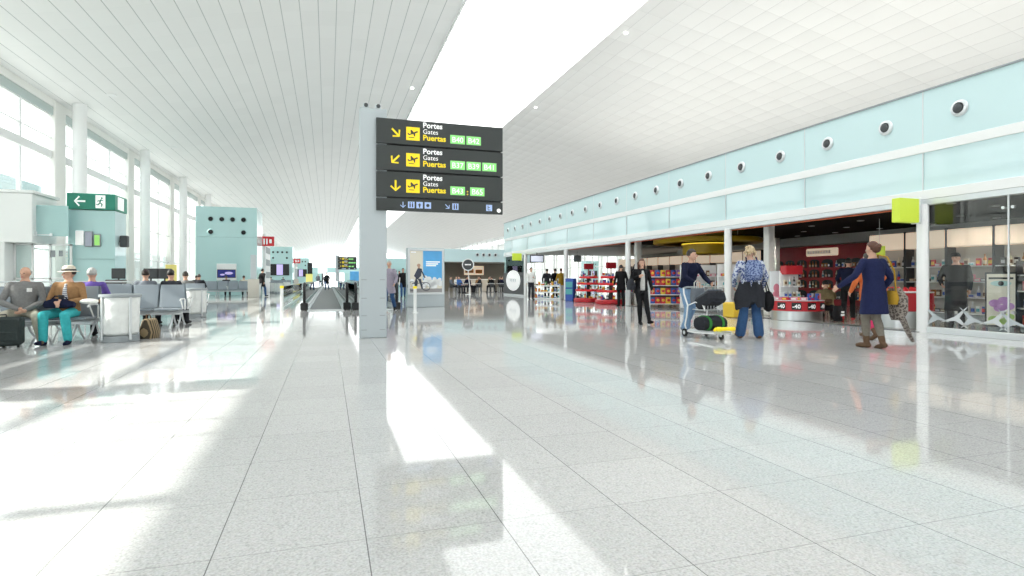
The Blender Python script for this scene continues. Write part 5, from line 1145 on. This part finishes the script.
# red niche wall
NX, NY0, NY1 = 20.6, 17.4, 22.6
t = T('niche_wall', 'tall red shelf wall with arched black niches of bottles and a lit sign', 'shelf wall', (NX, NY0, .006))
q = MB(); q.box(0, .4, 0, NY1-NY0, 0, 2.58, .01); P('red_panel', q, M['darkred'], t)
nn = 7; cw = (NY1-NY0-.3)/nn
for j, z in enumerate((.25, .72, 1.18, 1.62)):
    for i in range(nn):
        y = .15 + cw*(i+.5); hw = cw*.40
        q = MB(); pts = [(-hw, 0), (hw, 0)] + [(hw*math.cos(a*PI/8), .24+.12*math.sin(a*PI/8)) for a in range(0, 9)]
        q.prism(pts, lambda a, b_, d: (-.012-d*1.0, y+a, z+b_), -.010); nc = P('niche', q, M['black'], t)
        q = MB(); q.box(-.14, 0, y-hw, y+hw, z-.02, z, .004); P('ledge', q, M['darkred'], nc)
        for k in range(3):
            goods(rc('bottle', 'bottle', 'carton'), rc('amber', 'cream', 'white', 'brown', 'black', 'amber', 'silver'), (NX-.085, NY0+y-hw*.6+k*hw*.6, z+.008), -PI/2, 'in the %s row of arched niches' % ('bottom', 'second', 'third', 'top')[j], 'bottles in the red niches', .9)
q = MB(); q.box(-.10, -.01, 1.3, 3.0, 2.12, 2.46, .05); hs_ = P('lit_sign', q, M['lampwarm'], t, 'lit cream sign on the red wall')
q = MB()
for i in range(9): q.box(-.104, -.10, 2.78-i*.14, 2.88-i*.14, 2.22, 2.36)
P('sign_marks', q, M['cream'], hs_)
# shelf cabinets along the back wall
def cabinet(label, loc, w, where, group, rows=4, lit=True, fill=True):
    t = T('shelf_cabinet', label, 'shelf cabinet', loc)
    q = MB(); q.box(.10, .45, 0, w, 0, 2.55, .01); P('back_panel', q, M['shopwall'], t)
    for y in (0, w-.03): q = MB(); q.box(-.25, .12, y, y+.03, 0, 2.55, .004); P('side_panel', q, M['darkgrey'], t)
    q = MB(); q.box(-.27, .12, .02, w-.02, 2.02, 2.52, .02); P('lit_header', q, M['lampwarm'], t)
    q = MB(); q.box(-.25, .12, .02, w-.02, 0, .12, .004); P('plinth', q, M['grey'], t)
    for r_ in range(rows):
        z = .14 + r_*1.75/rows
        q = MB(); q.box(-.25, .10, .03, w-.03, z, z+.025, .003); P('shelf_board', q, M['white'], t)
        if fill:
            n = 5 if rows < 4 else 7
            for k in range(n): goods(rc('bottle', 'carton', 'carton', 'box'), rc('white', 'black', 'brown', 'cream', 'amber', 'silver', 'red', 'blue', 'pink'), (loc[0]-.10, loc[1]+.14+k*(w-.28)/(n-1), loc[2]+z+.028), -PI/2, where, group, 1.2 if rows < 4 else 1.0)
    return t
for i in range(11):
    y = 23.0 + i*1.32
    cabinet('back wall cabinet with a warm lit header, number %s from the red wall' % ('first second third fourth fifth sixth seventh eighth ninth tenth eleventh'.split()[i]).replace('number ', ''), (20.6, y, .006), 1.30, 'on the cabinet %s from the red wall' % ('first second third fourth fifth sixth seventh eighth ninth tenth eleventh'.split()[i]), 'goods in the back wall cabinets', 3)
for i in range(5):
    y = 8.0 + i*1.22
    cabinet('pale cabinet of cosmetics seen past the pillar, %s from the window end' % 'first second third fourth fifth'.split()[i], (17.0, y, .006), 1.20, 'on the %s cosmetics cabinet from the window end' % 'first second third fourth fifth'.split()[i], 'goods in the cosmetics cabinets', 4)
# eye poster stand and small shelf inside the window
t = T('framed_poster', 'tall framed poster with an eye, purple flowers and green leaves in the shop window', 'poster', (13.55, 8.30, .006), -.95)
q = MB(); q.box(-.26, .26, -.03, .03, .10, 1.26, .01); P('frame', q, M['black'], t)
q = MB(); q.box(-.23, .23, -.034, -.03, .14, 1.22); ph = P('print', q, pm, t)
q = MB(); q.sphere((0, -.035, 1.02), (.17, .004, .06), 18, 8); P('eye_print', q, M['tealdark'], ph); q = MB(); q.sphere((0, -.038, 1.02), (.05, .004, .05), 14, 8); q.box(-.20, .20, -.037, -.034, 1.11, 1.15); P('pupil_print', q, M['black'], ph)
q = MB()
for x, z in ((-.1, .6), (.05, .66), (.12, .54), (-.02, .5)): q.sphere((x, -.036, z), (.10, .004, .08), 12, 8)
P('flower_print', q, mat('poster_lilac', (.55, .28, .62), .5), ph); q = MB()
for x, z in ((-.12, .26), (.06, .22), (.13, .32)): q.sphere((x, -.036, z), (.09, .004, .07), 12, 8)
P('leaf_print', q, mat('poster_leaf', (.35, .55, .12), .5), ph)
q = MB(); q.box(-.20, .20, -.16, .16, 0, .10, .01); P('foot', q, M['grey'], t)
gw = Vector((14.3, 7.75, .006)); gondola('black backed shelf unit at the right edge inside the window', gw, -.85, 1.2, 1.5, 'on the black backed shelf at the right edge', 'goods on the window shelf', 'darkgrey')
# yellow ring lamp
t = T('ring_lamp', 'big mustard yellow ring canopy with a lit drum hanging in the shop', 'ceiling lamp', (15.0, 20.1, 2.36))
q = MB(); q.lathe([(1.75, .22), (2.1, .22), (2.15, .25), (2.15, .40), (2.1, .43), (1.75, .43), (1.75, .22)], n=56); P('ring', q, M['yellowpaint'], t)
q = MB(); q.lathe([(.02, -.22), (.92, -.22), (.96, -.18), (.96, .20), (.02, .20)], n=48); P('drum', q, M['yellowpaint'], t)
q = MB(); q.lathe([(.90, .20), (.99, .20), (.99, .26), (.90, .26)], n=48); P('lamp_strip', q, M['lampyellow'], t)
for a in range(4): q = MB(); q.cyl((math.cos(a*PI/2)*1.9, math.sin(a*PI/2)*1.9, .43), (math.cos(a*PI/2)*1.9, math.sin(a*PI/2)*1.9, .64), .015, n=8); P('hanger', q, M['steel'], t)
q = MB(); q.cyl((0, 0, .2), (0, 0, .64), .05, n=12); P('stem', q, M['darkgrey'], t)
# shop downlights
dl = None
for ix in range(5):
    for iy in range(11):
        loc = (13.1+ix*1.6, 6.2+iy*1.95, 2.985)
        if math.hypot(loc[0]-15, loc[1]-20.1) < 2.3: continue
        if dl is None:
            dl = T('shop_downlight', 'small round downlight in the black shop ceiling', 'light', loc, 0, 'downlights in the black shop ceiling')
            q = MB(); q.lathe([(.075, 0), (.105, 0), (.105, .02)], n=16); P('trim_ring', q, M['alu'], dl); q = MB(); q.lathe([(.001, .004), (.075, .004), (.075, .02)], n=14); P('lens', q, M['shoplight'], dl)
        else: dup(dl, loc)
# hanging screen
t = T('hanging_screen', 'flight screen hung under the fascia near the far end of the shop', 'screen', (11.9, 32.0, 2.10), cdir(0, 1))
q = MB(); q.box(-.42, .42, -.06, .06, 0, .46, .02); s_ = P('housing', q, M['black'], t); q = MB(); q.box(-.36, .36, -.064, -.06, .06, .40); P('picture', q, M['screenlight'], s_); q = MB(); q.cyl((0, 0, .46), (0, 0, .60), .025, n=10); P('drop_rod', q, M['black'], t)
t = T('hanging_screen', 'small dark loudspeaker box hung before the far bright windows', 'screen', (15.0, 33.0, 2.2), 0); q = MB(); q.box(-.2, .2, -.15, .15, 0, .4, .03); P('housing', q, M['slate'] if 'slate' in M else M['grey'], t); q = MB(); q.cyl((0, 0, .4), (0, 0, .66), .02, n=8); P('rod', q, M['grey'], t)
# far end booth of the shop front with the oval sign
t = T('shop_booth', 'dark panelled glass booth with a white oval sign at the end of the shop front', 'booth', (12.0, 34.6, 0))
q = MB(); q.box(-.05, .05, 0, 4.3, 0.1, 1.55, .01); P('dark_panel', q, M['darkgrey'], t); q = MB(); q.box(-.01, .01, 0, 4.3, 1.55, 2.66); P('glass_panel', q, M['shopglass'], t); q = MB(); q.box(-.07, .07, 0, 4.3, 0, .1, .01); P('plinth', q, M['alu'], t)
q = MB(); q.lathe([(.001, .03), (.43, .03), (.46, .02), (.46, 0)], n=40)
q.v = [(-.05-c, 2.15+a*3.3, 1.02+b_*1.5) for a, b_, c in q.v]; ov = P('oval_sign', q, M['signwhite'], t); q = MB()
for i in range(4): q.box(-.086, -.08, 1.45+i*.38, 1.70+i*.38, .93, 1.13)
P('sign_marks', q, M['alu'], ov)

# ------------------------------------------------------------------ cafe at the back and far shops
b = MB(); b.box(9.4, 18, 48.6, 48.8, 2.62, 3.72); struct('wall_cafe_fascia', b, M['teal2'], 0)
b = MB(); b.box(9.4, 18, 52.6, 52.8, 0, 2.7); b.box(9.3, 9.4, 48.6, 52.8, 0, 3.72); struct('wall_cafe', b, M['cafedark'], 0)
b = MB(); b.box(9.4, 18, 48.82, 52.8, 3.58, 3.70); struct('roof_cafe', b, M['white'], 0)
b = MB(); b.box(9.4, 18, 48.8, 52.6, 2.62, 2.70); struct('ceiling_cafe', b, M['soffit'], 0)
for x in (12.5, 13.05, 13.6, 14.15): dup(noz, (x, 48.595, 3.25), PI/2, 'round air nozzle on the cafe fascia beyond the shop', 'air nozzles of the cafe')
t = T('cafe_counter', 'brightly lit cafe counter with a warm menu board', 'counter', (13.2, 51.2, 0)); q = MB(); q.box(-1.5, 1.6, 0, .7, 0, 1.05, .02); P('front', q, M['beige'], t); q = MB(); q.box(-1.6, 1.7, -.06, .75, 1.05, 1.11, .01); P('top', q, M['white'], t); q = MB(); q.box(-1.0, .9, 1.2, 1.3, 1.5, 2.35, .02); P('menu_board', q, M['lampwarm'], t)
q = MB(); q.box(-.9, -.1, 1.18, 1.2, 1.7, 2.1); q.box(.1, .75, 1.18, 1.2, 1.65, 2.0); P('menu_picture', q, PM['amber'], t)
t = T('round_sign', 'round dark sign with a white rim on a bent white pole before the cafe', 'sign', (9.62, 40.1, 0), cdir(0, 1))
q = MB(); q.lathe([(.22, 0), (.22, .02), (.04, .03)], n=22); P('foot', q, M['white'], t); q = MB(); q.tube([(.12, 0, .02), (.12, 0, .6), (.06, 0, 1.1), (.0, 0, 1.75)], .03, 10); P('pole', q, M['white'], t)
q = MB(); q.cyl((0, -.03, 2.15), (0, .03, 2.15), .44, n=36); dk = P('disc_rim', q, M['whitegloss'], t); q = MB(); q.cyl((0, -.036, 2.15), (0, -.03, 2.15), .37, n=36); P('disc_face', q, M['darkgrey'], dk); q = MB()
for i in range(5): q.box(-.22+i*.09, -.155+i*.09, -.040, -.036, 2.11, 2.20)
P('sign_marks', q, M['signwhite'], dk)
tb = T('cafe_table', 'small round cafe table in front of the lit counter', 'table', (11.5, 45.0, 0), 0, 'cafe tables'); q = MB(); q.lathe([(.35, .72), (.36, .73), (.36, .75), (.02, .75)], n=24); P('top', q, M['white'], tb); q = MB(); q.lathe([(.22, 0), (.22, .02), (.03, .04), (.03, .72)], n=18); P('pedestal', q, M['darkgrey'], tb)
for i, (x, y) in enumerate(((10.45, 45.0), (12.75, 45.1), (13.6, 45.2), (14.7, 45.1))): dup(tb, (x, y, 0))
ch = T('cafe_chair', 'dark cafe chair under a seated guest', 'chair', (10.3, 47.0, 0), 0, 'cafe chairs')
q = MB(); q.box(-.2, .2, -.2, .2, .41, .45, .015); P('seat', q, M['darkgrey'], ch); q = MB(); q.box(-.19, .19, -.22, -.19, .5, .82, .02); P('backrest', q, M['darkgrey'], ch)
for sx in (-1, 1):
    for sy in (-1, 1): q = MB(); q.cyl((sx*.17, sy*.17, .41), (sx*.2, sy*.2, 0), .013, n=8); P('leg', q, M['alu'], ch)
for i, (x, y) in enumerate(cafe_pos): dup(ch, (x, y, 0), 0)
b = MB(); b.box(7.5, 15, 84, 84.3, 2.6, 4.1); struct('wall_far_shops', b, M['teal'], 0)
b = MB(); b.box(7.5, 15, 86, 86.3, 0, 2.6); struct('wall_far_shops_base', b, M['tealdark'], 0)
t = T('info_screen', 'tiny yellow projecting sign right of the sign post', 'sign', (4.0, 45, 2.55)); q = MB(); q.box(-.2, .2, -.05, .05, 0, .35, .01); P('panel', q, M['yellow'], t); q = MB(); q.cyl((0, 0, -2.55), (0, 0, 0), .03, n=8); P('pole', q, M['grey'], t)
t = T('planter_display', 'pale blue advertising display beside the far sign post', 'display', (3.9, 76, 0)); q = MB(); q.box(-1.2, 1.6, 0, .3, .6, 2.1, .04); P('panel', q, pb, t); q = MB(); q.box(-1.0, 1.4, .05, .25, 0, .6, .02); P('foot', q, M['white'], t)

# ------------------------------------------------------------------ light, world, camera
w = bpy.data.worlds.new('World'); SC.world = w; w.use_nodes = True
bg = w.node_tree.nodes['Background']; bg.inputs['Color'].default_value = (0.965, 0.99, 1.0, 1); bg.inputs['Strength'].default_value = 2.8
def light(kind, name, loc, energy, size=1, sy=None, col=(1, 1, 1), rot=(0, 0, 0)):
    l = bpy.data.lights.new(name, kind); l.energy = energy; l.color = col
    if kind == 'AREA': l.shape = 'RECTANGLE'; l.size = size; l.size_y = sy or size
    o = bpy.data.objects.new(name, l); COL.objects.link(o); o.location = loc; o.rotation_euler = rot; return o
s = light('SUN', 'sun', (-40, 0, 40), 11.0, col=(1.0, .95, .87)); s.data.angle = math.radians(0.55)
s.rotation_euler = Vector((1.0, 0.0, -0.734)).to_track_quat('-Z', 'Y').to_euler()
def spot(name, loc, energy, col):
    o = light('SPOT', name, loc, energy, col=col); o.data.spot_size = math.radians(150); o.data.spot_blend = 0.8; o.data.shadow_soft_size = 0.05
for x, y in ((14.5, 9), (14.2, 7.2), (15.8, 8.2), (14.5, 13.5), (13.6, 17), (18.6, 17.8), (18.8, 21), (17.5, 25), (13.6, 24), (15.6, 10.6), (18.5, 29), (15.6, 15.5)): spot('shop_downlight_lamp', (x, y, 2.94), 130, (1.0, .94, .86))
for x in (11, 13, 15): spot('cafe_downlight_lamp', (x, 50.2, 2.58), 130, (1.0, .86, .68))

cam = bpy.data.cameras.new('camera'); co = bpy.data.objects.new('camera', cam); COL.objects.link(co); SC.camera = co
co.location = (0, 0, 1.12); co.rotation_euler = (PI/2, 0, -math.radians(17.9))
cam.sensor_width = 36; cam.lens = 36*570/1024; cam.shift_y = -9/1024; cam.clip_end = 1000
SC.view_settings.view_transform = 'Standard'; SC.view_settings.look = 'None'; SC.view_settings.gamma = 1; SC.view_settings.exposure = -0.14; SC.view_settings.use_curve_mapping = False
SC.cycles.use_denoising = True
SC.cycles.max_bounces = 10; SC.cycles.diffuse_bounces = 5; SC.cycles.transparent_max_bounces = 24; SC.cycles.glossy_bounces = 5
SC.cycles.sample_clamp_indirect = 6
